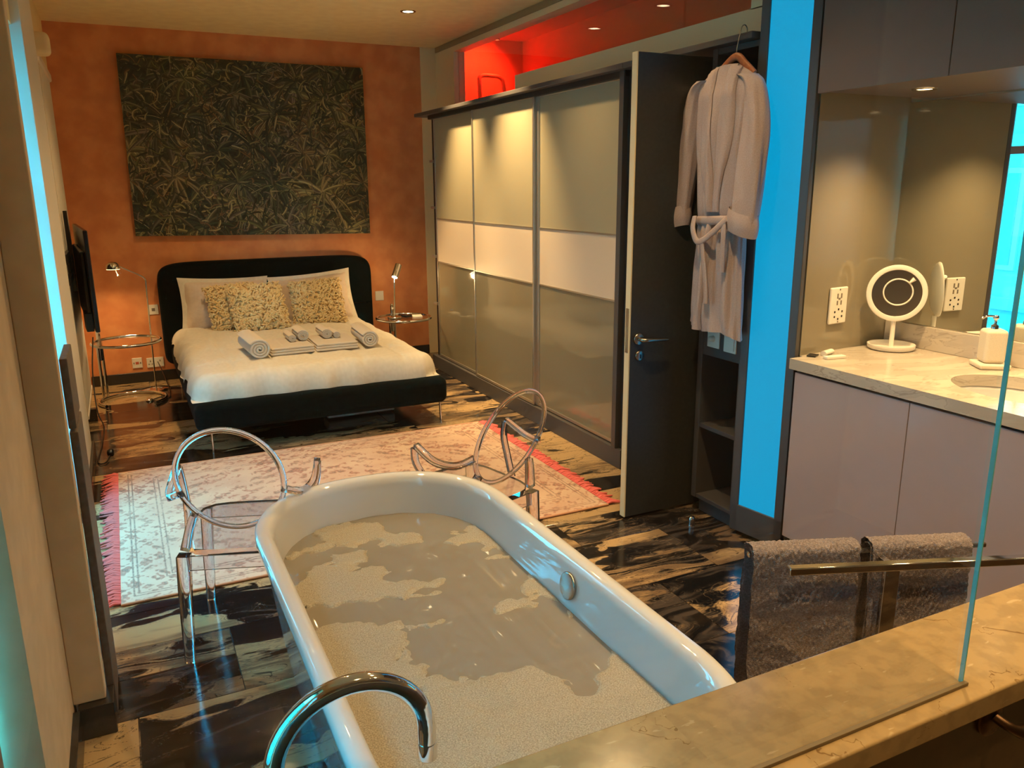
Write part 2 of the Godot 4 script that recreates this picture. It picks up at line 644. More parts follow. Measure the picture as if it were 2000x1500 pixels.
func left_side() -> void:
	# far pier carrying the blind and the television
	struct_(bx(v3(-0.35, 0, -0.15), v3(-0.03, YC, 1.92)), M.cream, "wall_left", "cream wall with the television")
	struct_(bx(v3(-0.35, 0, 1.92), v3(0.018, YC, 2.72), 0.003), M.white, "wall_left_pier_far", "white pier beside the tall window, lit by daylight on its edge")
	struct_(bx(v3(-0.30, 0.0, 4.60), v3(0.028, YC, 5.26)), M.tan, "wall_left_pier", "tan pier between the two windows")
	struct_(bx(v3(0.0281, 0.10, 4.60), v3(0.112, YC, 4.66), 0.004), M.tan, "trim_3", "tan upright board on the corner of the pier")
	struct_(bx(v3(-0.35, 0, 3.95), v3(-0.02, YC, 4.60)), M.tan, "wall_left_pier_mid", "tan wall between the tall window and the pier")
	var hd := MB.new()
	hd.box(v3(-0.35, 2.22, 2.72), v3(-0.02, YC, 3.95))
	struct_(hd, M.cream, "wall_left_header")
	struct_(bx(v3(-0.35, 2.30, 5.26), v3(-0.03, YC, ZN)), M.cream, "wall_left_header_near")
	struct_(bx(v3(-0.35, 0.0, 5.26), v3(-0.10, 0.42, ZN)), M.tan, "wall_left_apron")
	struct_(bx(v3(-0.35, 0.42, 6.28), v3(-0.03, 2.30, ZN)), M.tan, "wall_left_end")
	window_unit("window_1", 2.72, 3.95, -0.24, 0.12, 2.22, [3.34], [1.78], "tall window with brown frame beside the rug")
	window_unit("window_2", 5.28, 6.28, -0.22, 0.42, 2.30, [], [], "window with brown frame beside the bath")
	struct_(bx(v3(-0.35, 0.0, 2.72), v3(-0.06, 0.12, 3.95)), M.skirting, "window_sill_1", "low dark stone sill under the tall window")
	# skirtings
	var sk := MB.new()
	sk.rbox(v3(-0.04, 0, 1.04), v3(0.030, 0.085, 1.09), 0.003)
	sk.rbox(v3(0.0, 0, 1.88), v3(0.034, 0.09, 2.75), 0.003)
	sk.rbox(v3(0.04, 0, 4.55), v3(0.132, 0.10, 4.69), 0.003)
	sk.rbox(v3(0.02, 0, 4.69), v3(0.046, 0.10, 5.26), 0.003)
	struct_(sk, M.skirting, "baseboard_left", "dark stone skirting at the foot of the window wall")
	# folded shutter leaves standing against the near pier
	var sh := thing("folded_shutter", "dark grey-brown folded shutter leaning on the tan pier by the rug", "shutter")
	put(bx(v3(0.1125, 0.005, 4.36), v3(0.134, 0.885, 4.595), 0.003), M.shutter, "lower_leaf", sh)
	put(bx(v3(0.1125, 0.895, 4.36), v3(0.132, 1.09, 4.595), 0.003), M.shutter, "upper_leaf", sh)
	var c2 := MB.new()
	c2.grid(40, 10, func(u, v):
		var z := lerpf(5.30, 5.72, u)
		return v3(0.0 + 0.022 * sin(u * 30.0) + 0.008 * sin(v * 4.0 + u * 6.0), lerpf(0.03, 2.5, v), z) + v3(-0.06, 0, 0), false, Vector3.INF, Vector2.ONE, v3(1, 0, 0))
	meta(put(c2, M.curtain, "curtain"), "grey-brown curtain hanging at the window beside the bath", "curtain")
	# roller blind on the far pier
	var rb := thing("roller_blind", "white roller blind with rounded cassette on the wall above the television", "blind")
	var cs := MB.new()
	cs.rbox(v3(-0.03, 2.245, 0.35), v3(0.002, 2.30, 1.42), 0.012, 2)
	put(cs, M.plastic, "cassette", rb)
	put(bx(v3(-0.016, 0.10, 0.42), v3(-0.010, 2.26, 1.36)), M.linen, "cloth", rb)
	put(bx(v3(-0.022, 0.085, 0.42), v3(-0.004, 0.11, 1.36), 0.005), M.plastic, "bottom_bar", rb)
	var sc := thing("wall_sconce", "small cream rounded wall box high above the television", "sconce", v3(-0.03, 2.24, 1.62))
	put(bx(v3(0.0, 0.0, 0.0), v3(0.105, 0.115, 0.13), 0.028, 3), M.trim, "shell", sc)
	put(bx(v3(0.0, -0.05, 0.03), v3(0.03, 0.03, 0.10), 0.004), M.plastic, "back_plate", sc)
	# television on a swing arm
	var tv := thing("television", "black flat television on a swing arm bracket, back turned", "television", v3(0.062, 0.976, 0.91), 0.085)
	put(bx(v3(-0.008, -0.312, -0.575), v3(0.018, 0.312, 0.575), 0.006), M.tv, "screen_panel", tv)
	put(bx(v3(-0.034, -0.27, -0.40), v3(-0.008, 0.18, 0.47), 0.010), M.black, "back_shell", tv)
	put(bx(v3(-0.052, -0.315, 0.30), v3(-0.010, -0.20, 0.50), 0.004), M.black, "connection_box", tv)
	var tb := thing("television_bracket", "black steel wall bracket holding the television", "bracket")
	put(bx(v3(-0.03, 0.95, 1.50), v3(-0.018, 1.36, 1.80), 0.003), M.black, "wall_plate", tb)
	put(bx(v3(-0.02, 1.10, 1.30), v3(0.012, 1.16, 1.66), 0.004), M.black, "arm", tb)
	put(bx(v3(-0.02, 0.98, 1.20), v3(0.012, 1.02, 1.66), 0.004), M.black, "arm", tb)
	put(bx(v3(0.0, 0.90, 1.20), v3(0.022, 1.40, 1.24), 0.003), M.black, "upright", tb)
	var cb := MB.new()
	cb.tube(spline([v3(0.055, 0.52, 0.75), v3(0.03, 0.3, 0.9), v3(0.035, 0.08, 1.1), v3(0.07, 0.008, 1.3), v3(0.06, 0.006, 1.7), v3(0.045, 0.006, 2.05), v3(0.085, 0.008, 2.08), v3(0.105, 0.012, 1.97)], 8), 0.0045, 6)
	cb.lathe([Vector2(0.0, 0.0), Vector2(0.018, 0.0), Vector2(0.02, 0.03), Vector2(0.008, 0.045), Vector2(0, 0.045)], v3(0.11, 0.012, 1.95), 10, Basis(Vector3.RIGHT, -1.2))
	meta(put(cb, M.black, "power_cable"), "thin black power cable with plug trailing on the floor by the rug", "cable")

func red_room() -> void:
	var w := MB.new()
	w.box(v3(XR + 0.1, 2.0, -0.15), v3(3.95, 2.95, 0.0))
	struct_(w, M.red, "wall_red_room_back", "bright red wall seen through the glass strip")
	struct_(bx(v3(3.82, 2.0, 0.0), v3(3.95, 2.95, 4.45)), M.red, "wall_red_room_side", "red wall running along behind the glass strip")
	struct_(bx(v3(XR + 0.1, 2.81, 0.0), v3(3.82, 2.95, 4.45)), M.red, "ceiling_red_room")
	struct_(bx(v3(XR + 0.1, 2.0, 0.0), v3(3.82, 2.12, 4.45)), M.red, "floor_red_room_added")  # raised slab added to keep the red light out of the doorway below
	struct_(bx(v3(XR + 0.1, 0.0, 4.45), v3(4.4, YC, 4.6)), M.slate, "wall_passage")
	struct_(bx(v3(4.2, -0.02, -0.15), v3(4.4, 2.0, 4.45)), M.slate, "wall_passage_side")
	struct_(bx(v3(XR + 0.1, 0.0, -0.15), v3(4.2, 2.0, 0.0)), M.slate, "wall_passage_back")
	struct_(bx(v3(XR, YC, -0.15), v3(XR + 0.1, 2.95, 4.45)), M.trim, "wall_right_top")
	struct_(bx(v3(3.82, 1.9, -0.15), v3(4.4, 2.0, 4.6)), M.slate, "ceiling_passage")
	var s := SpotLight3D.new()
	s.name = "red_spot"
	s.light_color = col(255, 96, 52)
	s.light_energy = 1.7
	s.spot_angle = 50.0
	s.spot_angle_attenuation = 0.6
	s.spot_range = 8.0
	s.spot_attenuation = 2.0
	s.light_size = 0.05
	s.shadow_enabled = true
	var rl := thing("red_spotlight", "small red spotlight in the red room behind the glass", "spotlight", v3(3.36, 2.76, 0.42))
	var h := MB.new()
	h.lathe([Vector2(0, 0.03), Vector2(0.03, 0.03), Vector2(0.03, -0.03), Vector2(0.026, -0.03), Vector2(0.026, 0.0)], Vector3.ZERO, 14)
	put(h, M.black, "housing", rl)
	var hl := MB.new()
	hl.lathe([Vector2(0, -0.028), Vector2(0.025, -0.028), Vector2(0.0255, -0.026)], Vector3.ZERO, 14)
	put(hl, glow(col(255, 96, 52), 3.0), "lamp_lens", rl)
	rl.add_child(s)
	s.position = v3(0, -0.05, -0.02)
	s.look_at_from_position(v3(3.36, 2.70, 0.40), v3(3.34, 2.46, 0.0))
	var ch := thing("red_chair", "curved red chair back silhouetted behind the glass strip", "chair", v3(3.36, 2.12, 0.30))
	var b := MB.new()
	b.tube(spline([v3(-0.10, 0.0, 0), v3(-0.11, 0.25, 0.0), v3(-0.10, 0.33, 0), v3(0.0, 0.34, 0.0), v3(0.10, 0.32, 0), v3(0.13, 0.2, 0.0), v3(0.17, 0.0, 0)], 6), 0.018, 8)
	put(b, M.red, "back_frame", ch)
	put(bx(v3(-0.11, 0.0, 0.0), v3(0.15, 0.06, 0.28), 0.02), M.red, "seat", ch)

func wardrobe() -> void:
	var w := thing("wardrobe", "long wardrobe with three sliding doors in grey and white bands", "wardrobe")
	put(bx(v3(2.648, 0.0, 0.56), v3(2.94, 0.11, 3.5), 0.003), M.slate, "plinth", w)
	put(bx(v3(2.90, 0.11, 0.56), v3(2.955, 2.10, 3.5)), M.dark, "back_panel", w)
	put(bx(v3(2.685, 0.11, 0.60), v3(2.90, 2.10, 0.62)), M.dark, "side_panel", w)
	for y in [0.55, 0.95, 1.35, 1.72]:
		put(bx(v3(2.662, y, 0.585), v3(2.90, y + 0.02, 0.66), 0.002), M.alu, "shelf", w)
	put(bx(v3(2.64, 0.11, 3.415), v3(2.95, 2.10, 3.455), 0.003), M.slate, "end_post", w)
	put(bx(v3(2.67, 0.11, 3.455), v3(2.95, 2.10, 3.50), 0.003), M.dark, "side_panel", w)
	put(bx(v3(2.60, 2.085, 0.42), v3(2.955, 2.112, 3.50), 0.004), M.slate, "top_slab", w, "dark grey slab overhanging the doors")
	put(bx(v3(2.646, 2.055, 0.62), v3(2.70, 2.085, 3.46)), M.dark, "top_track", w)
	var zr := [[0.67, 1.50, 2.682], [1.49, 2.46, 2.664], [2.452, 3.40, 2.682]]
	for i in 3:
		var z0: float = zr[i][0]
		var z1: float = zr[i][1]
		var x: float = zr[i][2]
		var fr := MB.new()
		var t := 0.02
		fr.rbox(v3(x - 0.012, 0.115, z0), v3(x + 0.012, 2.068, z0 + (0.02 if i != 2 else 0.045)), 0.003)
		fr.rbox(v3(x - 0.012, 0.115, z1 - 0.02), v3(x + 0.012, 2.068, z1), 0.003)
		fr.rbox(v3(x - 0.010, 0.115, z0), v3(x + 0.010, 0.135, z1), 0.003)
		fr.rbox(v3(x - 0.010, 2.05, z0), v3(x + 0.010, 2.068, z1), 0.003)
		fr.rbox(v3(x - 0.010, 1.268, z0 + t), v3(x + 0.010, 1.278, z1 - t), 0.002)
		fr.rbox(v3(x - 0.010, 0.915, z0 + t), v3(x + 0.010, 0.925, z1 - t), 0.002)
		var d := put(fr, M.alu, "sliding_door", w)
		put(bx(v3(x - 0.005, 1.278, z0 + 0.018), v3(x + 0.006, 2.05, z1 - 0.018)), M.satin, "upper_panel", d, "satin grey glass panel")
		put(bx(v3(x - 0.006, 0.925, z0 + 0.018), v3(x + 0.006, 1.268, z1 - 0.018)), M.satin_white, "middle_panel", d, "white glass band")
		put(bx(v3(x - 0.005, 0.135, z0 + 0.018), v3(x + 0.006, 0.915, z1 - 0.018)), M.gloss, "lower_panel", d, "glossy grey glass panel")

func door_and_niche() -> void:
	var d := Node3D.new()
	d.name = "door_1"
	add_child(d)
	meta(d, "dark grey door standing open with steel lever handle", "", "", "structure")
	put(bx(v3(2.292, 0.012, 4.045), v3(2.955, 2.062, 4.083), 0.002), M.doorpaint, "leaf", d)
	put(bx(v3(2.286, 0.012, 4.046), v3(2.2925, 2.062, 4.082), 0.001), M.trim, "edge_strip", d)
	put(bx(v3(2.2845, 0.80, 4.053), v3(2.287, 1.0, 4.075)), M.steel, "lock_plate", d)
	var hd := MB.new()
	var ax := Basis(Vector3.RIGHT, PI / 2)
	hd.lathe([Vector2(0, 0.012), Vector2(0.024, 0.012), Vector2(0.027, 0.006), Vector2(0.027, 0.0)], v3(2.335, 0.862, 4.083), 20, ax)
	hd.tube(spline([v3(2.335, 0.862, 4.09), v3(2.335, 0.862, 4.115), v3(2.345, 0.862, 4.128), v3(2.38, 0.86, 4.13), v3(2.465, 0.855, 4.128)], 5), [0.010, 0.010, 0.010, 0.010, 0.010, 0.010, 0.010, 0.010, 0.010, 0.010, 0.010, 0.010, 0.010, 0.010, 0.010, 0.009, 0.009, 0.008, 0.008, 0.007, 0.006], 10)
	put(hd, M.steel, "lever_handle", d)
	var ky := MB.new()
	ky.lathe([Vector2(0, 0.010), Vector2(0.020, 0.010), Vector2(0.024, 0.005), Vector2(0.024, 0.0)], v3(2.343, 0.785, 4.083), 18, ax)
	var kk := put(ky, M.steel, "key_escutcheon", d)
	put(bx(v3(2.340, 0.773, 4.0931), v3(2.346, 0.792, 4.0945)), M.black, "keyhole", kk)
	struct_(bx(v3(2.60, 2.085, 3.501), v3(2.955, 2.112, 4.40), 0.004), M.slate, "trim_4", "dark grey slab running on above the open door")
	# niche unit
	var u := thing("niche_unit", "tall dark grey open niche with two shelf compartments beside the door", "cabinet")
	put(bx(v3(2.646, 0.072, 4.118), v3(2.95, 2.084, 4.150), 0.002), M.slate, "side_panel", u)
	put(bx(v3(2.646, 0.072, 4.392), v3(2.95, 2.084, 4.412), 0.002), M.slate, "side_panel", u)
	put(bx(v3(2.90, 0.072, 4.150), v3(2.95, 2.085, 4.392)), M.dark, "back_panel", u)
	put(bx(v3(2.65, 0.072, 4.150), v3(2.90, 0.092, 4.392), 0.002), M.slate, "bottom_board", u)
	put(bx(v3(2.65, 0.425, 4.150), v3(2.90, 0.445, 4.392), 0.002), M.slate, "shelf", u)
	put(bx(v3(2.648, 0.775, 4.150), v3(2.90, 0.93, 4.392), 0.002), M.slate, "fascia_box", u)
	put(bx(v3(2.648, 2.06, 4.150), v3(2.90, 2.084, 4.392), 0.002), M.slate, "top_board", u)
	put(bx(v3(2.68, 0.0, 4.14), v3(2.95, 0.072, 4.41)), M.slate, "plinth", u)
	for k in 2:
		var s := thing("wall_switch", ["white double switch plate with rotary dial below the robe", "plain white switch plate below the robe"][k], "switch", v3(2.648, 0.86 - 0.004 * k, 4.225 + 0.11 * k))
		put(bx(v3(-0.008, -0.042, -0.040), v3(0, 0.042, 0.040), 0.003), M.plastic, "plate", s)
		if k == 0:
			var dl := MB.new()
			dl.lathe([Vector2(0, 0.02), Vector2(0.012, 0.02), Vector2(0.014, 0.0)], v3(-0.008, 0, 0), 14, Basis(Vector3.BACK, PI / 2))
			put(dl, M.plastic, "dial", s)
		else:
			put(bx(v3(-0.012, -0.032, -0.030), v3(-0.007, 0.032, 0.030), 0.003), M.plastic, "rocker", s)
	var st := MB.new()
	st.lathe([Vector2(0, 0.045), Vector2(0.012, 0.043), Vector2(0.016, 0.03), Vector2(0.014, 0.01), Vector2(0.016, 0.0)], v3(2.53, 0, 4.275), 16)
	meta(put(st, M.chrome, "door_stop"), "small chrome door stop on the floor by the niche", "door stop")
	# glowing blue panel
	var lb := thing("light_panel", "tall glowing blue light panel in a grey frame", "light panel")
	var piv := v3(XW, 0, 4.409)
	lb.transform = Transform3D(Basis(), piv) * Transform3D(Basis(Vector3.UP, 0.171).scaled_local(v3(1, 1, 0.891)), Vector3.ZERO) * Transform3D(Basis(), -piv)
	var fr := MB.new()
	fr.rbox(v3(XW - 0.012, 0.022, 4.409), v3(XW + 0.012, 0.145, 4.712), 0.003)
	fr.rbox(v3(XW - 0.012, 0.022, 4.409), v3(XW + 0.012, 2.69, 4.453), 0.003)
	fr.rbox(v3(XW - 0.012, 0.022, 4.667), v3(XW + 0.012, 2.69, 4.712), 0.003)
	fr.rbox(v3(XW - 0.012, 2.60, 4.409), v3(XW + 0.012, 2.69, 4.712), 0.003)
	put(fr, M.slate, "frame", lb)
	put(bx(v3(XW - 0.004, 0.14, 4.45), v3(XW + 0.006, 2.605, 4.67)), glow(col(0, 142, 186), 1.0, 0.02), "glowing_panel", lb)
	put(bx(v3(XW + 0.0125, 0.022, 4.409), v3(XW + 0.076, 2.69, 4.659), 0.002), M.slate, "housing", lb)
	var a := AreaLight3D.new()
	a.name = "blue_light"
	a.area_size = Vector2(0.2, 2.4)
	a.light_color = col(0, 172, 255)
	a.light_energy = 0.07
	a.area_range = 9.0
	a.area_attenuation = 2.0
	a.shadow_enabled = true
	lb.add_child(a)
	a.position = v3(XW - 0.03, 1.37, 4.56)
	a.rotation.y = PI / 2

func vanity() -> void:
	var zs := [4.716, 5.238, 5.76, 6.27]
	var lo := ["grey lacquer vanity cupboard below the round make-up mirror", "grey lacquer vanity cupboard below the basin and towels", "grey lacquer vanity cupboard behind the shower glass"]
	var hi := ["dark grey overhead cupboard next to the blue light panel", "dark grey overhead cupboard above the soap dispenser", "dark grey overhead cupboard at the far end of the mirror"]
	for i in 3:
		var z0: float = zs[i]
		var z1: float = zs[i + 1]
		var c := thing("vanity_cupboard", lo[i], "cabinet", Vector3.ZERO, 0.0, "vanity cupboards")
		put(bx(v3(XW + 0.02, 0.105, z0), v3(XM - 0.005, 0.66, z1)), M.lacquer, "body", c)
		put(bx(v3(XW, 0.108, z0 + 0.0015), v3(XW + 0.019, 0.806, z1 - 0.0015), 0.0015), M.lacquer, "door", c)
		var u := thing("overhead_cupboard", hi[i], "cabinet", Vector3.ZERO, 0.0, "overhead cupboards")
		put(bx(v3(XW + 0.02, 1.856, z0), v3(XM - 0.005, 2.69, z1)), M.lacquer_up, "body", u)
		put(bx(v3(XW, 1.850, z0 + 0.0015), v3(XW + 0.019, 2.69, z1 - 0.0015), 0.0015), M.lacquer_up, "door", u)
	var tk := put(bx(v3(XW + 0.16, 0.0, 4.72), v3(XM - 0.01, 0.105, 6.27)), M.lacquer, "vanity_plinth")
	meta(tk, "recessed grey plinth under the grey vanity cupboards", "plinth")
	# side panel with outlet, glossy olive glass; the mirror wall starts in its corner
	var pl := [v3(XW + 0.064, 0, 4.674), v3(XM - 0.002, 0, 4.612), v3(XM - 0.002, 0, 4.601), v3(XW + 0.105, 0, 4.601), v3(XW + 0.105, 0, 4.64), v3(XW + 0.064, 0, 4.64)]
	var pm := MB.new()
	for i in 6:
		var j := (i + 1) % 6
		pm.face([pl[i], pl[j], pl[j] + v3(0, 2.69, 0), pl[i] + v3(0, 2.69, 0)])
	var sp := put(pm, M.olive, "side_panel_glass")
	meta(sp, "glossy olive glass panel with a shaver socket beside the mirror", "panel")
	# worktop with an oval basin cut-out
	var top := CSGBox3D.new()
	top.name = "worktop"
	top.size = v3(XM - XW + 0.006, 0.042, 6.27 - 4.642)
	top.position = v3((XW - 0.006 + XM) / 2.0, 0.837, (6.27 + 4.642) / 2.0)
	top.material = M.marble
	var hole := CSGCylinder3D.new()
	hole.name = "cut"
	hole.radius = 0.2
	hole.height = 0.2
	hole.sides = 40
	hole.operation = CSGShape3D.OPERATION_SUBTRACTION
	hole.material = M.marble
	hole.scale = v3(0.92, 1, 1.25)
	top.add_child(hole)
	var notch := CSGBox3D.new()
	notch.name = "notch"
	notch.size = v3(0.2, 0.2, 0.2)
	notch.operation = CSGShape3D.OPERATION_SUBTRACTION
	notch.material = M.marble
	top.add_child(notch)
	add_child(top)
	notch.position = v3(XW + 0.064 - 0.1, 0.837, 4.690 - 0.1) - top.position
	hole.position = v3(2.955, 0.837, 5.44) - top.position
	meta(top, "pale veined marble worktop on the grey vanity", "worktop")
	var us := put(bx(v3(XM - 0.022, 0.8585, 4.618), v3(XM - 0.001, 0.953, 6.27), 0.002), M.marble, "upstand")
	meta(us, "low marble upstand along the bottom of the mirror", "upstand")
	var ba := thing("basin", "oval white undermount basin set into the marble worktop", "basin", v3(2.955, 0.812, 5.44))
	var b := MB.new()
	b.lathe([Vector2(0.215, 0.002), Vector2(0.2, 0.003), Vector2(0.196, -0.01), Vector2(0.185, -0.06), Vector2(0.15, -0.11), Vector2(0.08, -0.135), Vector2(0.02, -0.14), Vector2(0, -0.14)], Vector3.ZERO, 36, Basis().scaled(v3(0.94, 1, 1.27)))
	put(b, M.enamel, "bowl", ba)
	var dr := MB.new()
	dr.lathe([Vector2(0, 0.004), Vector2(0.02, 0.003), Vector2(0.022, 0.0)], v3(0, -0.139, 0), 16)
	put(dr, M.chrome, "waste", ba)
	var mi := thing("wall_mirror", "large wall mirror behind the vanity reflecting the windows", "mirror")
	put(bx(v3(XM - 0.006, 0.955, 4.613), v3(XM - 0.0005, 1.85, 6.27)), M.mirror, "mirror_glass", mi)
	# socket
	var so := thing("shaver_socket", "white tall shaver and three-pin socket plate on the olive glass", "socket", v3(2.91, 1.046, 4.6528), 0.109)
	put(bx(v3(-0.054, -0.075, 0.0), v3(0.054, 0.075, 0.012), 0.006, 2), M.plastic, "plate", so)
	for p in [[-0.012, 0.040, 0.004, 0.010], [0.012, 0.040, 0.004, 0.010], [-0.012, 0.012, 0.004, 0.009], [0.012, 0.012, 0.004, 0.009], [0.0, 0.028, 0.006, 0.004]]:
		put(bx(v3(p[0] - p[2], p[1] - p[3], 0.0115), v3(p[0] + p[2], p[1] + p[3], 0.0128)), mat(col(120, 112, 100), 0.5), "slot", so)
	for k in 6:
		var a := TAU * k / 6.0 + 0.52
		var q := v3(cos(a) * 0.027, -0.035 + sin(a) * 0.020, 0.0115)
		put(bx(q - v3(0.004, 0.004, 0), q + v3(0.004, 0.004, 0.0013)), M.black, "pin_hole", so)
	for y in [0.066, -0.066]:
		put(bx(v3(-0.003, y - 0.003, 0.0115), v3(0.003, y + 0.003, 0.013)), M.steel, "screw", so)

func pillow(w: float, h: float, t: float, sd: int, pinch := 0.12, wr := 0.010) -> MB:
	# cushion in its own x-y plane, thickness along z
	var nz := fnoise(sd, 3.0, 3)
	var b := MB.new()
	for s in [-1.0, 1.0]:
		b.grid(28, 22, func(u, v):
			var a: float = u * 2.0 - 1.0
			var c: float = v * 2.0 - 1.0
			var px: float = a * (1.0 - pinch * (1.0 - absf(a)) * 0.0 - pinch * 0.5 * (1.0 - c * c) * absf(a))
			var py: float = c * (1.0 - pinch * 0.5 * (1.0 - a * a) * absf(c))
			var th: float = pow(maxf(0.0, (1.0 - pow(absf(a), 2.6)) * (1.0 - pow(absf(c), 2.6))), 0.55)
			var ns: float = nz.get_noise_3d(a * 0.6, c * 0.6, s) * wr * minf(1.0, th * 3.0)
			return v3(px * w / 2.0, py * h / 2.0, s * (th * t / 2.0 + ns + 0.002)), false, Vector3.ZERO, Vector2(2, 2), v3(0, 0, s))
	return b

func shaggy(called: String, label: String, at: Vector3, turn: Vector3, w: float, sd: int) -> void:
	var c := thing(called, label, "cushion", at, 0.0, "shaggy cream cushions")
	c.rotation = turn
	put(pillow(w, w * 0.92, 0.15, sd), M.shag, "cover", c)
	var b := MB.new()
	var r := RandomNumberGenerator.new()
	r.seed = sd
	for k in 900:
		var a := r.randf_range(-1.0, 1.0)
		var e := r.randf_range(-1.0, 1.0)
		var th := pow(maxf(0.0, (1.0 - pow(absf(a), 2.6)) * (1.0 - pow(absf(e), 2.6))), 0.55)
		var p := v3(a * w / 2.0 * 0.98, e * w * 0.46 * 0.98, th * 0.075)
		var nn := v3(a * 0.5, e * 0.5, 0.9).normalized()
		var t1 := nn.cross(v3(r.randf_range(-1, 1), r.randf_range(-1, 1), r.randf_range(-0.3, 0.3))).normalized()
		var l := r.randf_range(0.014, 0.026)
		var q := [p - nn * 0.004 - t1 * l * 0.7, p + nn * 0.016 - t1 * l * 0.2, p + nn * 0.020 + t1 * l * 0.5, p + nn * 0.002 + t1 * l]
		b.tube(q, [0.004, 0.0066, 0.0064, 0.003], 5, false, false)
	var o := put(b, M.shag, "shag_loops", c)
	o.set_meta("kind", "stuff")

func towel_roll(called: String, label: String, at: Vector3, turn: float, r: float, l: float, group: String) -> void:
	# spiral end faces the foot of the bed (+z)
	var o := thing(called, label, "towel", at, turn, group)
	var turns := 3.4
	var th := r / (turns + 0.35)
	var b := MB.new()
	var k := 64
	for side in 2:
		b.grid(k, 6, func(u, v):
			var a: float = u * turns * TAU
			var rr: float = 0.25 * th + th * (a / TAU) + (th * 0.46 if side == 1 else -th * 0.40)
			rr = maxf(rr, 0.001)
			var z: float = lerpf(-l / 2.0, l / 2.0, v)
			return v3(cos(a) * rr, r * 0.93 + sin(a) * rr * 0.92, z), false, Vector3.INF, Vector2(4, 2), v3(0, 1, 0))
	for e in [-1.0, 1.0]:
		b.grid(k, 3, func(u, v):
			var a: float = u * turns * TAU
			var rr: float = maxf(0.001, 0.25 * th + th * (a / TAU) + lerpf(-th * 0.40, th * 0.46, v))
			return v3(cos(a) * rr, r * 0.93 + sin(a) * rr * 0.92, e * (l / 2.0 + sin(v * PI) * th * 0.25)), false, Vector3.INF, Vector2.ONE, v3(0, 0, e))
	put(b, M.terry, "rolled_cloth", o)

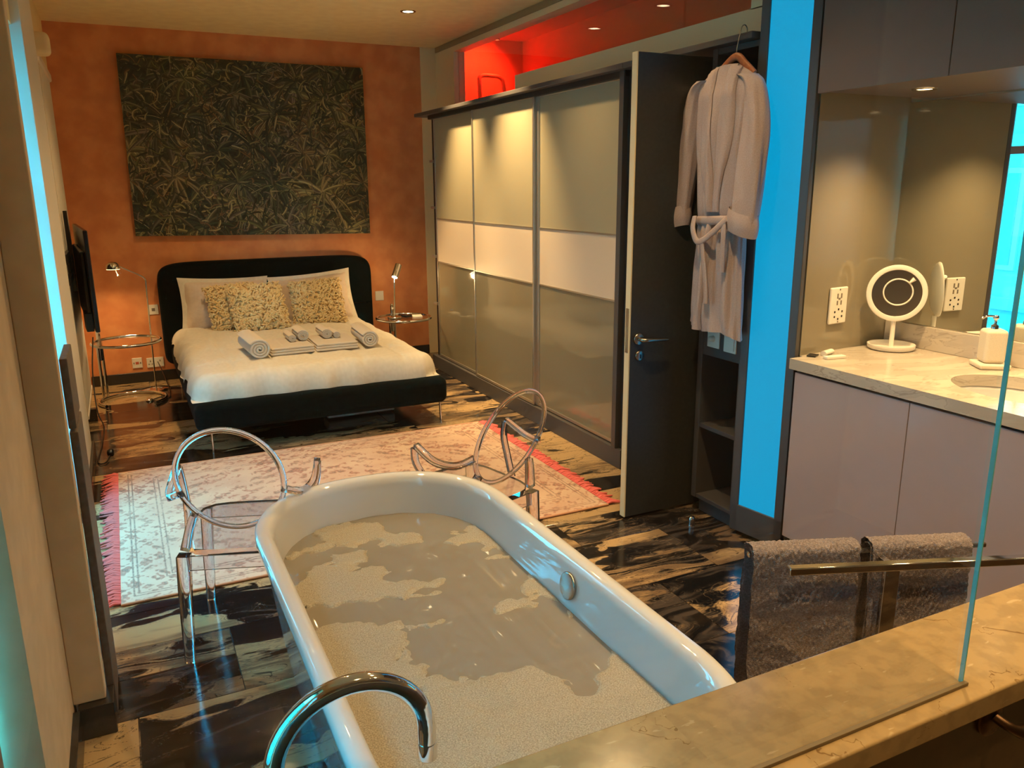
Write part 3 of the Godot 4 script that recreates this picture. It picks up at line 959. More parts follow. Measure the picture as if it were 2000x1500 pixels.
func bed() -> void:
	var b := thing("bed", "double bed with dark green velvet frame and rounded headboard", "bed")
	# headboard: rounded slab
	var hb := MB.new()
	var x0 := 0.528; var x1 := 2.262; var y0 := 0.13; var y1 := 0.962; var rc := 0.115
	hb.grid(112, 12, func(u, v):
		# u round the outline, v across the depth with rounded edges
		var per: float = u * TAU
		var cx := (x0 + x1) / 2.0
		var cy := (y0 + y1) / 2.0
		var e := 9.0 if sin(per) > 0.0 else 14.0
		var dx := signf(cos(per)) * pow(absf(cos(per)), 2.0 / e)
		var dy := signf(sin(per)) * pow(absf(sin(per)), 2.0 / e)
		var s := 1.0
		var g: float = v * PI
		var inset: float = 0.035 * (1.0 - pow(maxf(0.0, sin(g)), 0.6))
		return v3(cx + dx * s * ((x1 - x0) / 2.0 - inset), cy + dy * s * ((y1 - y0) / 2.0 - inset), 0.085 - 0.055 * cos(g)), true, v3(1.39, 0.55, 0.085))
	hb.grid(112, 1, func(u, v):
		var per: float = u * TAU
		var e := 9.0 if sin(per) > 0.0 else 14.0
		var dx := signf(cos(per)) * pow(absf(cos(per)), 2.0 / e)
		var dy := signf(sin(per)) * pow(absf(sin(per)), 2.0 / e)
		var s: float = v
		return v3((x0 + x1) / 2.0 + dx * s * ((x1 - x0) / 2.0 - 0.035), (y0 + y1) / 2.0 + dy * s * ((y1 - y0) / 2.0 - 0.035), 0.140), true, Vector3.INF, Vector2.ONE, v3(0, 0, 1))
	put(hb, M.velvet, "headboard", b)
	var bs := MB.new()
	bs.rbox(v3(0.575, 0.145, 2.12), v3(2.135, 0.318, 2.245), 0.05, 3)
	bs.rbox(v3(0.578, 0.145, 0.12), v3(0.68, 0.306, 2.20), 0.045, 3)
	bs.rbox(v3(2.03, 0.145, 0.12), v3(2.132, 0.306, 2.20), 0.045, 3)
	bs.box(v3(0.62, 0.165, 0.14), v3(2.09, 0.28, 2.16))
	put(bs, M.velvet, "side_rails", b)
	for p in [v3(0.66, 0, 2.17), v3(2.095, 0, 2.19), v3(0.62, 0, 0.22), v3(2.09, 0, 0.22)]:
		var s := -1.0 if p.x > 1.3 else 1.0
		var lg := MB.new()
		lg.tube([p, p + v3(0, 0.138, -0.012), p + v3(s * 0.008, 0.15, -0.013), p + v3(s * 0.16, 0.15, -0.013)], 0.011, 10, false, true, 0.6)
		put(lg, M.chrome, "leg", b)
	var ub := put(bx(v3(1.43, 0.012, 1.66), v3(1.90, 0.07, 1.80), 0.01), M.plastic, "storage_tray")
	meta(ub, "pale shallow storage tray pushed under the bed", "tray")
	# mattress and duvet
	var ma := put(bx(v3(0.64, 0.281, 0.145), v3(2.07, 0.42, 2.13), 0.05, 2), M.linen, "mattress")
	meta(ma, "white mattress hidden under the duvet on the velvet bed", "mattress")
	var n1 := fnoise(301, 1.1, 3)
	var n2 := fnoise(302, 4.0, 3)
	var d := MB.new()
	var dx0 := 0.572; var dx1 := 2.112; var dz0 := 0.30; var dz1 := 2.175
	var ease := func(t: float) -> float:
		return 0.5 - 0.5 * cos(PI * clampf(t, 0.0, 1.0))
	d.grid(110, 120, func(u, v):
		# finer towards the edges
		var a: float = lerpf(u, ease.call(u), 0.75)
		var c: float = lerpf(v, sin(v * PI / 2.0), 0.8)
		var x := lerpf(dx0, dx1, a)
		var z := lerpf(dz0, dz1, c)
		x += (n1.get_noise_2d(z * 2.0, 5.0) * 0.012) * (1.0 if a < 0.5 else -1.0)
		var ex: float = minf(x - dx0, dx1 - x)
		var ez: float = dz1 - z
		var dist := minf(ex, ez)
		# round the two front corners
		var rr := 0.13
		if ex < rr and ez < rr:
			dist = rr - Vector2(rr - ex, rr - ez).length()
		var k: float = clampf(dist / 0.13, 0.0, 1.0)
		var prof: float = sqrt(maxf(0.0, 1.0 - pow(1.0 - k, 2.6)))
		var y: float = 0.320 + 0.146 * prof
		y += n1.get_noise_2d(x, z) * 0.020 * prof
		var rip: float = n2.get_noise_2d(x * 1.6 + n1.get_noise_2d(x, z) * 0.5, z * 0.5)
		y += maxf(rip, 0.0) * 0.014 * prof
		# quilting creases running to the foot
		for q in [0.83, 1.10, 1.355, 1.62, 1.88]:
			var e: float = absf(x - q - 0.02 * n1.get_noise_2d(z, q))
			y -= 0.010 * exp(-e * e / 0.00018) * prof
		for q in [0.95, 1.35, 1.78]:
			var e2: float = absf(z - q)
			y -= 0.007 * exp(-e2 * e2 / 0.0002) * prof
		if k < 0.6:
			x += (0.010 * sin(z * 26.0 + 3.0 * n1.get_noise_2d(z, 1.0))) * (0.6 - k) * (1.0 if ex < ez else 0.0)
			z += (0.014 * sin(x * 24.0 + 4.0 * n1.get_noise_2d(x, 2.0))) * (0.6 - k) * (1.0 if ez <= ex else 0.0)
		return v3(x, y, z), false, Vector3.INF, Vector2(2, 2), v3(0, 1, 0))
	meta(put(d, M.linen, "duvet"), "thick white quilted duvet covering the velvet bed", "duvet")
	# pillows and cushions
	for k in 2:
		var pw := thing("pillow", ["white bed pillow with flanged edge beside the left-hand shaggy cushions", "white bed pillow with flanged edge behind the single shaggy cushion"][k], "pillow", v3(1.000 + 0.70 * k, 0.625, 0.33), 0.0, "white bed pillows")
		pw.rotation = v3(-0.30, 0.0, -0.03 + 0.10 * k)
		put(pillow(0.62, 0.40, 0.16, 400 + k), M.linen_rose, "cover", pw)
		put(pillow(0.685, 0.46, 0.03, 420 + k, 0.13, 0.02), M.linen, "flange", pw)
	shaggy("shaggy_cushion", "shaggy cream cushion tucked half behind another by the pillow", v3(1.055, 0.615, 0.47), v3(-0.36, 0.12, 0.04), 0.40, 501)
	shaggy("shaggy_cushion", "shaggy cream cushion in front, overlapping its neighbour", v3(1.210, 0.615, 0.60), v3(-0.42, 0.10, 0.06), 0.41, 502)
	shaggy("shaggy_cushion", "shaggy cream cushion standing alone nearest the lit lamp", v3(1.690, 0.615, 0.50), v3(-0.38, -0.14, 0.07), 0.41, 503)
	# towels laid out on the duvet
	var ty := 0.470
	towel_roll("rolled_towel", "large rolled white towel with visible spiral on the window side of the bed", v3(1.01, ty, 1.62), 0.05, 0.068, 0.42, "large rolled towels on the bed")
	towel_roll("rolled_towel", "large rolled white towel with visible spiral on the wardrobe side of the bed", v3(1.765, ty, 1.58), -0.06, 0.060, 0.40, "large rolled towels on the bed")
	for k in 2:
		var f := thing("folded_towel", ["folded white bath towel next to the roll on the window side", "folded white bath towel next to the roll on the wardrobe side"][k], "towel", v3(1.232 + 0.305 * k, ty, 1.60), 0.04 - 0.06 * k, "folded towels on the bed")
		for j in 3:
			put(bx(v3(-0.143 + 0.003 * j, 0.003 + j * 0.016, -0.19 - 0.004 * j), v3(0.140, 0.0185 + j * 0.016, 0.175 - 0.003 * j), 0.0075, 2), M.terry, "fold", f)
	var sy := ty + 0.051
	var sm := [[1.268, 1.50, 0.026, "small rolled white flannel, thinner of the pair on the window-side towel"], [1.342, 1.49, 0.040, "small rolled white flannel, fatter of the pair on the window-side towel"], [1.505, 1.485, 0.036, "small rolled white flannel, fatter of the pair on the wardrobe-side towel"], [1.572, 1.49, 0.024, "small rolled white flannel, thinner of the pair on the wardrobe-side towel"]]
	for q in sm:
		towel_roll("rolled_flannel", q[3], v3(q[0], sy, q[1]), 0.0, q[2], 0.22, "small rolled flannels on the bed")

func round_table(label: String, at: Vector3, turn: float) -> void:
	var t := thing("side_table", label, "side table", at, turn, "chrome and glass bedside tables")
	var r := 0.228
	var rim := MB.new()
	rim.tube(arc(v3(0, 0.45, 0), v3(r, 0, 0), v3(0, 0, r), 0.0, TAU * 47.0 / 48.0, 47), 0.011, 10, true)
	put(rim, M.chrome, "top_ring", t)
	var gl := MB.new()
	gl.lathe([Vector2(0, 0.445), Vector2(r - 0.008, 0.445), Vector2(r - 0.008, 0.452), Vector2(0, 0.452)], Vector3.ZERO, 40)
	put(gl, glass(0.0, Color(1, 1, 1)), "glass_top", t)
	var bs := MB.new()
	bs.tube(arc(v3(0, 0.013, 0), v3(0.225, 0, 0), v3(0, 0, 0.225), -2.85, 1.85, 40), 0.012, 10)
	put(bs, M.chrome, "open_base_ring", t)
	# two uprights at the back of the ring
	for s in [-1.0, 1.0]:
		var up := MB.new()
		up.tube([v3(s * 0.022, 0.01, -0.225), v3(s * 0.022, 0.44, -0.225)], 0.0105, 10)
		put(up, M.chrome, "upright", t)
	var ct := MB.new()
	ct.rbox(v3(-0.012, 0.30, -0.235), v3(0.012, 0.53, -0.213), 0.004)
	put(ct, M.chrome, "height_column", t)
	var kn := MB.new()
	kn.lathe([Vector2(0, 0.02), Vector2(0.010, 0.018), Vector2(0.012, 0.008), Vector2(0.006, 0.0)], v3(0.0, 0.525, -0.224), 12)
	put(kn, M.chrome, "knob", t)

func bedside() -> void:
	round_table("chrome ring side table with glass top under the arched reading lamp", v3(0.262, 0, 0.625), 0.95)
	round_table("chrome ring side table with glass top carrying the lit lamp", v3(2.40, 0, 0.56), 0.15)
	# reading lamp on the floor (lit dome on a bent rod)
	var l := thing("reading_lamp", "slim chrome floor reading lamp with dome head and bent rod", "lamp", v3(0.43, 0, 0.32))
	var bs := MB.new()
	bs.lathe([Vector2(0, 0.022), Vector2(0.02, 0.022), Vector2(0.10, 0.010), Vector2(0.105, 0.0), Vector2(0, 0.0)], Vector3.ZERO, 28)
	put(bs, M.chrome, "base", l)
	var rd := MB.new()
	rd.tube(spline([v3(0, 0.02, 0), v3(0.003, 0.3, 0), v3(0.008, 0.6, 0), v3(0.012, 0.80, 0), v3(0.012, 0.855, 0), v3(-0.01, 0.885, 0), v3(-0.08, 0.925, 0.0), v3(-0.155, 0.966, 0.0)], 6), 0.006, 8)
	put(rd, M.chrome, "rod", l)
	var hd := MB.new()
	hd.lathe([Vector2(0.050, 0.0), Vector2(0.050, 0.012), Vector2(0.044, 0.032), Vector2(0.030, 0.048), Vector2(0.012, 0.056), Vector2(0, 0.057)], v3(-0.198, 0.950, 0), 24)
	put(hd, M.chrome, "dome_shade", l)
	var bl := MB.new()
	bl.lathe([Vector2(0, -0.004), Vector2(0.046, -0.002), Vector2(0.048, 0.004), Vector2(0, 0.004)], v3(-0.198, 0.948, 0), 20)
	put(bl, glow(Color(1.0, 0.86, 0.62), 2.5), "lamp_glass", l)
	var sw := MB.new()
	sw.tube([v3(-0.185, 0.948, 0.0), v3(-0.170, 0.905, 0.0)], 0.004, 6)
	sw.lathe([Vector2(0, 0.0), Vector2(0.007, 0.002), Vector2(0.007, 0.012), Vector2(0, 0.014)], v3(-0.169, 0.893, 0), 8)
	put(sw, M.plastic, "turning_pin", l)
	var sp := SpotLight3D.new()
	sp.name = "reading_light"
	sp.light_color = WARM
	sp.light_energy = 0.35
	sp.spot_angle = 68.0
	sp.spot_range = 8.0
	sp.spot_attenuation = 2.0
	sp.light_size = 0.03
	sp.shadow_enabled = true
	l.add_child(sp)
	sp.position = v3(-0.198, 0.935, 0)
	sp.rotation.x = -PI / 2
	# foot switch and cable on the floor
	var fs := thing("foot_switch", "small chrome foot switch on cable under the side table", "switch", v3(0.37, 0.0, 0.68))
	var f := MB.new()
	f.lathe([Vector2(0, 0.018), Vector2(0.022, 0.014), Vector2(0.030, 0.0), Vector2(0, 0.0)], Vector3.ZERO, 16)
	put(f, M.chrome, "button", fs)
	var c := MB.new()
	c.tube(spline([v3(0.02, 0.006, -0.01), v3(0.08, 0.005, -0.07), v3(0.13, 0.005, -0.02), v3(0.15, 0.02, -0.15), v3(0.12, 0.12, -0.45), v3(0.10, 0.16, -0.66)], 6), 0.004, 6)
	put(c, M.black, "cable", fs)
	# lit lamp on the right-hand table
	var d := thing("bedside_lamp", "chrome bedside lamp with tilted cylinder head, switched on", "lamp", v3(2.318, 0.4525, 0.56))
	var b2 := MB.new()
	b2.lathe([Vector2(0, 0.018), Vector2(0.055, 0.016), Vector2(0.060, 0.010), Vector2(0.060, 0.0), Vector2(0, 0)], Vector3.ZERO, 26)
	put(b2, M.chrome, "base", d)
	var r2 := MB.new()
	r2.tube([v3(0, 0.01, 0), v3(0.004, 0.15, 0), v3(0.012, 0.36, 0.0)], 0.0065, 8)
	put(r2, M.chrome, "rod", d)
	var ax := Basis(Vector3.BACK, -0.48) * Basis(Vector3.RIGHT, -0.35)
	var h2 := MB.new()
	h2.lathe([Vector2(0.026, 0.0), Vector2(0.030, 0.0), Vector2(0.030, 0.115), Vector2(0.026, 0.12), Vector2(0.0, 0.12)], v3(0.010, 0.345, 0.012), 22, ax)
	put(h2, M.chrome, "cylinder_head", d)
	var bb := MB.new()
	bb.lathe([Vector2(0, -0.006), Vector2(0.018, -0.002), Vector2(0.0255, 0.010), Vector2(0, 0.012)], v3(0.010, 0.345, 0.012), 18, ax)
	put(bb, glow(Color(1.0, 0.88, 0.66), 14.0), "lamp_bulb", d)
	var om := OmniLight3D.new()
	om.name = "bedside_light"
	om.light_color = WARM
	om.light_energy = 0.12
	om.omni_range = 8.0
	om.omni_attenuation = 2.0
	om.light_size = 0.02
	om.shadow_enabled = true
	d.add_child(om)
	om.position = v3(-0.012, 0.318, 0.03)
	# things on the right-hand table
	var bk := thing("notepad", "small pale notepad with black phone beside it on the glass table", "notepad", v3(2.50, 0.4525, 0.58), -0.2)
	put(bx(v3(-0.03, 0, -0.045), v3(0.05, 0.014, 0.045), 0.002), M.plastic, "pages", bk)
	var ph := thing("telephone_dock", "flat black device lying beside the notepad on the glass table", "phone", v3(2.425, 0.4525, 0.52), 0.3)
	put(bx(v3(-0.035, 0, -0.06), v3(0.03, 0.018, 0.06), 0.004), M.black, "body", ph)

func painting() -> void:
	# impasto jungle foliage: clusters of radiating strokes laid into a colour and a height picture
	var w := 1024; var h := 740
	var cb := PackedByteArray(); cb.resize(w * h * 3)
	var hb := PackedByteArray(); hb.resize(w * h)
	var nz := fnoise(601, 0.012, 4)
	var nf := fnoise(602, 0.05, 3)
	for y in h:
		for x in w:
			var t := nz.get_noise_2d(x, y) * 0.5 + nf.get_noise_2d(x, y * 0.7) * 0.5
			var c := col(30, 36, 28).lerp(col(62, 62, 42), clampf(t + 0.4, 0.0, 1.0))
			var o := (y * w + x) * 3
			cb[o] = c.r8; cb[o + 1] = c.g8; cb[o + 2] = c.b8
			hb[y * w + x] = int(90 + 50 * t)
	var r := RandomNumberGenerator.new()
	r.seed = 606
	var pal := [col(28, 38, 26), col(50, 60, 40), col(90, 92, 52), col(126, 118, 70), col(104, 80, 46), col(62, 66, 52), col(150, 138, 92), col(24, 38, 34), col(104, 94, 76)]
	var stroke := func(p: Vector2, a: float, bend: float, ln: float, wd: float, c: Color) -> void:
		var steps := int(ln / 1.6)
		var q := p
		for s in steps:
			var f := float(s) / steps
			q += Vector2(cos(a), sin(a)) * 1.6
			a += bend / steps
			var rad := wd * (1.0 - f) * (0.35 + f) * 1.7 + 0.7
			var ri := int(ceil(rad))
			for dy in range(-ri, ri + 1):
				for dx in range(-ri, ri + 1):
					var dd := sqrt(float(dx * dx + dy * dy))
					if dd > rad: continue
					var xx := int(q.x) + dx
					var yy := int(q.y) + dy
					if xx < 0 or yy < 0 or xx >= w or yy >= h: continue
					var e := dd / rad
					var side := (float(dx) * -sin(a) + float(dy) * cos(a)) / rad
					var lum := 0.80 + 0.45 * maxf(0.0, 0.5 - absf(side + 0.45)) * 2.0 - 0.25 * maxf(0.0, side)
					var o := (yy * w + xx) * 3
					cb[o] = clampi(int(c.r8 * lum), 0, 255); cb[o + 1] = clampi(int(c.g8 * lum), 0, 255); cb[o + 2] = clampi(int(c.b8 * lum), 0, 255)
					hb[yy * w + xx] = clampi(int(110 + 120 * (1.0 - e * e)), 0, 255)
	for k in 700:
		stroke.call(Vector2(r.randf() * w, r.randf() * h), r.randf() * TAU, r.randf_range(-2.5, 2.5), r.randf_range(20, 70), r.randf_range(2.5, 6.5), pal[r.randi() % 9])
	for k in 95:
		var p := Vector2(r.randf() * w, r.randf() * h)
		var base: Color = pal[r.randi() % 9]
		var cnt := r.randi_range(9, 18)
		var a0 := r.randf() * TAU
		var size := r.randf_range(80, 210)
		for i in cnt:
			var a := a0 + TAU * i / cnt + r.randf_range(-0.15, 0.15)
			var c := base.lerp(pal[r.randi() % 9], 0.45)
			var bend := (1.0 if cos(a) > 0.0 else -1.0) * r.randf_range(0.3, 1.3)
			stroke.call(p, a, bend, size * r.randf_range(0.6, 1.1), r.randf_range(5.0, 14.0), c)
			if r.randf() < 0.35:
				stroke.call(p + Vector2(r.randf_range(-4, 4), r.randf_range(-4, 4)), a + 0.04, bend, size * 0.8, 1.3, col(146, 136, 96))
	for k in 900:
		stroke.call(Vector2(r.randf() * w, r.randf() * h), r.randf() * TAU, r.randf_range(-2.5, 2.5), r.randf_range(16, 60), r.randf_range(2.0, 5.5), pal[r.randi() % 9])
	var m := mat(Color.WHITE, 0.34)
	m.albedo_texture = tex_of(w, h, cb)
	m.heightmap_enabled = true
	m.heightmap_scale = 0.5
	m.heightmap_texture = tex_of(w, h, hb, Image.FORMAT_L8)
	var p := thing("painting", "large unframed dark green painting of jungle palm foliage", "painting")
	var x0 := 0.430; var x1 := 2.292
	var lo := [v3(x0 - 0.012, 1.170, 0.045), v3(x1 - 0.002, 1.135, 0.045), v3(x1, 2.500, 0.045), v3(x0, 2.505, 0.045)]
	var cv := MB.new()
	cv.face(lo, [Vector2(0, 1), Vector2(1, 1), Vector2(1, 0), Vector2(0, 0)])
	put(cv, m, "canvas", p, "thickly brushed dark green canvas")
	var ed := MB.new()
	var bk: Array = lo.map(func(q): return v3(q.x, q.y, 0.004))
	for i in 4:
		var j := (i + 1) % 4
		ed.face([bk[i], bk[j], lo[j], lo[i]])
	ed.face([bk[3], bk[2], bk[1], bk[0]])
	put(ed, mat(col(58, 60, 42), 0.7), "canvas_edge", p)

func rug() -> void:
	var w := 1024; var h := 752
	var nw := fnoise(701, 0.006, 4)
	var nf := fnoise(702, 0.09, 3)
	var nb := fnoise(703, 0.02, 3)
	var by := PackedByteArray(); by.resize(w * h * 3)
	var cream := col(210, 182, 156)
	var rose := col(166, 118, 100)
	var dark := col(128, 104, 92)
	for y in h:
		for x in w:
			# fold the field into a mirrored quarter so the ornament is symmetric
			var fx := absf(x - w / 2.0); var fy := absf(y - h / 2.0)
			var ex := w / 2.0 - fx; var ey := h / 2.0 - fy
			var e := minf(ex, ey)
			var q := nb.get_noise_2d(fx, fy) * 14.0
			var p: float
			if e < 92.0:
				# border: running scrolls between guard stripes
				var run := fy if ex < ey else fx
				p = sin(run * 0.11 + q * 0.2) * sin(e * 0.13 + sin(run * 0.055) * 1.8) + 0.6 * sin(run * 0.33 + q * 0.3) * sin(e * 0.37)
				if absf(e - 90.0) < 2.0 or absf(e - 22.0) < 2.0 or absf(e - 30.0) < 1.2 or absf(e - 80.0) < 1.2:
					p = 1.0
			else:
				var d := Vector2(fx * 0.72, fy).length()
				var an := atan2(fy, fx * 0.72)
				p = sin(d * 0.09 + 1.6 * sin(an * 8.0) + q * 0.14) * cos(an * 12.0 + d * 0.035)
				p += 0.8 * sin(fx * 0.16 + q * 0.35) * sin(fy * 0.16 - q * 0.3)
			var wear := nw.get_noise_2d(x, y) * 0.8 + nf.get_noise_2d(x, y) * 0.7
			var ink := smoothstep(0.28, 0.5, p + wear * 0.55) * clampf(0.62 + wear * 0.7, 0.12, 0.9)
			var c := cream.lerp(rose, clampf(0.16 + nw.get_noise_2d(x + 900, y) * 0.3, 0.0, 0.4))
			c = c.lerp(dark if p > 0.9 else rose, ink)
			c = c.lerp(cream, clampf(nf.get_noise_2d(x * 2.0, y * 0.6) * 0.4, 0.0, 0.3))
			var o := (y * w + x) * 3
			by[o] = c.r8; by[o + 1] = c.g8; by[o + 2] = c.b8
	var m := mat(Color.WHITE, 0.95)
	m.albedo_texture = tex_of(w, h, by)
	var r := thing("rug", "worn cream oriental rug with coral pink fringes", "rug")
	var x0 := 0.147; var x1 := 2.312; var z0 := 2.318; var z1 := 3.905
	var b := MB.new()
	var t := 0.010
	b.face([v3(x0, t, z1), v3(x1, t, z1), v3(x1, t, z0), v3(x0, t, z0)], [Vector2(0, 1), Vector2(1, 1), Vector2(1, 0), Vector2(0, 0)])
	b.face([v3(x0, 0.001, z1), v3(x1, 0.001, z1), v3(x1, t, z1), v3(x0, t, z1)], [Vector2(0, 1), Vector2(1, 1), Vector2(1, 0.99), Vector2(0, 0.99)])
	b.face([v3(x1, 0.001, z0), v3(x0, 0.001, z0), v3(x0, t, z0), v3(x1, t, z0)], [Vector2(1, 0), Vector2(0, 0), Vector2(0, 0.01), Vector2(1, 0.01)])
	b.face([v3(x1, 0.001, z1), v3(x1, 0.001, z0), v3(x1, t, z0), v3(x1, t, z1)], [Vector2(1, 1), Vector2(1, 0), Vector2(1, 0), Vector2(1, 1)])
	b.face([v3(x0, 0.001, z0), v3(x0, 0.001, z1), v3(x0, t, z1), v3(x0, t, z0)], [Vector2(0, 0), Vector2(0, 1), Vector2(0, 1), Vector2(0, 0)])
	put(b, m, "woven_field", r)
	var bd := MB.new()
	bd.tube([v3(x0, 0.007, z1), v3(x1, 0.007, z1)], 0.006, 6)
	var sel := mat(col(206, 156, 124), 0.95)
	put(bd, sel, "selvedge", r)
	var be := MB.new()
	be.tube([v3(x0, 0.007, z0), v3(x1, 0.007, z0)], 0.006, 6)
	put(be, sel, "selvedge", r)
	var coral := mat(col(224, 108, 102), 0.95)
	for s in 2:
		var f := MB.new()
		for k in 150:
			var z := lerpf(z0 + 0.01, z1 - 0.01, k / 149.0) + rng.randf_range(-0.004, 0.004)
			var dir := -1.0 if s == 0 else 1.0
			var xs := x0 if s == 0 else x1
			var ln := rng.randf_range(0.05, 0.085)
			var sw := rng.randf_range(-0.03, 0.03)
			f.tube([v3(xs, 0.008, z), v3(xs + dir * ln * 0.35, 0.014, z + sw * 0.2), v3(xs + dir * ln * 0.7, 0.009, z + sw * 0.6), v3(xs + dir * ln, 0.005, z + sw)], [0.005, 0.006, 0.0055, 0.0035], 5, false, false)
		var o := put(f, coral, "fringe", r, "coral pink knotted fringe")
		o.set_meta("kind", "stuff")

func chairs() -> void:
	var c := thing("acrylic_armchair", "transparent acrylic armchair with oval back near the window end of the rug", "chair", v3(0.604, 0, 4.290), -0.34, "transparent oval-back armchairs")
	var sy := 0.40
	# seat: rounded trapezoid slab
	var out := []
	for k in 36:
		var a := TAU * k / 36.0
		var ca := cos(a); var sa := sin(a)
		var s: float = pow(pow(absf(ca), 5.0) + pow(absf(sa), 5.0), -0.2)
		var z := sa * s * 0.205 - 0.01
		out.append(Vector2(ca * s * lerpf(0.195, 0.225, clampf((0.2 - z) / 0.4, 0, 1)), z))
	var st := MB.new()
	var top := []; var bot := []
	for q in out:
		top.append(v3(q.x, sy, q.y)); bot.append(v3(q.x * 0.985, sy - 0.022, q.y * 0.985))
	for k in 36:
		var j := (k + 1) % 36
		st.face([bot[k], top[k], top[j], bot[j]])
	var tr := top.duplicate(); tr.reverse()
	st.face(tr)
	st.face(bot)
	put(st, M.acrylic, "seat", c)
	var ap := MB.new()
	ap.rbox(v3(-0.18, sy - 0.075, 0.178), v3(0.18, sy - 0.024, 0.188), 0.002)
	put(ap, M.acrylic, "apron", c)
	put(bx(v3(-0.20, sy - 0.075, -0.218), v3(0.20, sy - 0.024, -0.208), 0.002), M.acrylic, "apron", c)
	for s in [-1.0, 1.0]:
		var fl := MB.new()
		fl.tube([v3(s * 0.234, 0.0, -0.226), v3(s * 0.222, sy * 0.5, -0.212), v3(s * 0.208, sy - 0.023, -0.198)], [0.019, 0.023, 0.027], 4, false, true, 1.0, false)
		put(fl, M.acrylic, "leg", c)
		var rl := MB.new()
		rl.tube([v3(s * 0.20, 0.0, 0.191), v3(s * 0.196, sy * 0.55, 0.182), v3(s * 0.186, sy - 0.02, 0.182)], [0.020, 0.025, 0.028], 4, false, true)
		put(rl, M.acrylic, "leg", c)
		# post between seat corner and the oval back
		var ps := MB.new()
		ps.tube([v3(s * 0.178, sy + 0.002, 0.180), v3(s * 0.150, sy + 0.085, 0.205), v3(s * 0.128, sy + 0.135, 0.222)], [0.020, 0.018, 0.016], 4)
		put(ps, M.acrylic, "back_post", c)
		var ar := MB.new()
		ar.tube(spline([v3(s * 0.160, 0.612, 0.236), v3(s * 0.205, 0.585, 0.19), v3(s * 0.228, 0.585, 0.10), v3(s * 0.230, 0.622, 0.0)], 5), 0.015, 4, false, true)
		put(ar, M.acrylic, "armrest", c)
		var po := MB.new()
		po.tube(spline([v3(s * 0.231, 0.612, -0.008), v3(s * 0.224, 0.55, -0.01), v3(s * 0.205, 0.48, 0.03), v3(s * 0.200, sy + 0.002, 0.06)], 5), 0.014, 4, false, true)
		put(po, M.acrylic, "arm_post", c)
	var ti := 0.36
	var up := v3(0, cos(ti), sin(ti))
	var nn := v3(0, -sin(ti), cos(ti))
	var ctr := v3(0, 0.655, 0.255)
	var ring := MB.new()
	ring.tube(arc(ctr, v3(0.160, 0, 0), up * 0.196, 0.0, TAU * 63.0 / 64.0, 63), 0.0095, 8, true)
	put(ring, M.acrylic, "oval_frame", c)
	var pn := MB.new()
	pn.grid(40, 4, func(u, v):
		var a: float = u * TAU
		return ctr + v3(cos(a) * 0.152 * v, 0, 0) + up * sin(a) * 0.188 * v + nn * 0.004, true, Vector3.INF, Vector2.ONE, nn)
	put(pn, glass(0.0, Color(1, 1, 1)), "oval_pane", c)
	copy(c, v3(1.392, 0, 4.300), 0.33, "transparent acrylic armchair with oval back beside the head of the bath")

func tub_ring(inset: float, k: int, y: float) -> Array:
	# outline of the bath: straight sides, elliptical ends
	var out := []
	var ax := 0.3875 - inset
	var er := 0.40
	var zc0 := 4.465 + er
	var zc1 := 6.19 - er
	for i in k:
		var a := TAU * i / k
		var ca := cos(a); var sa := sin(a)
		var p := Vector2(signf(ca) * pow(absf(ca), 0.86), signf(sa) * pow(absf(sa), 0.86))
		var z := (zc1 if sa > 0.0 else zc0) + p.y * (er - inset)
		out.append(v3(0.9275 + p.x * ax, y, z))
	return out

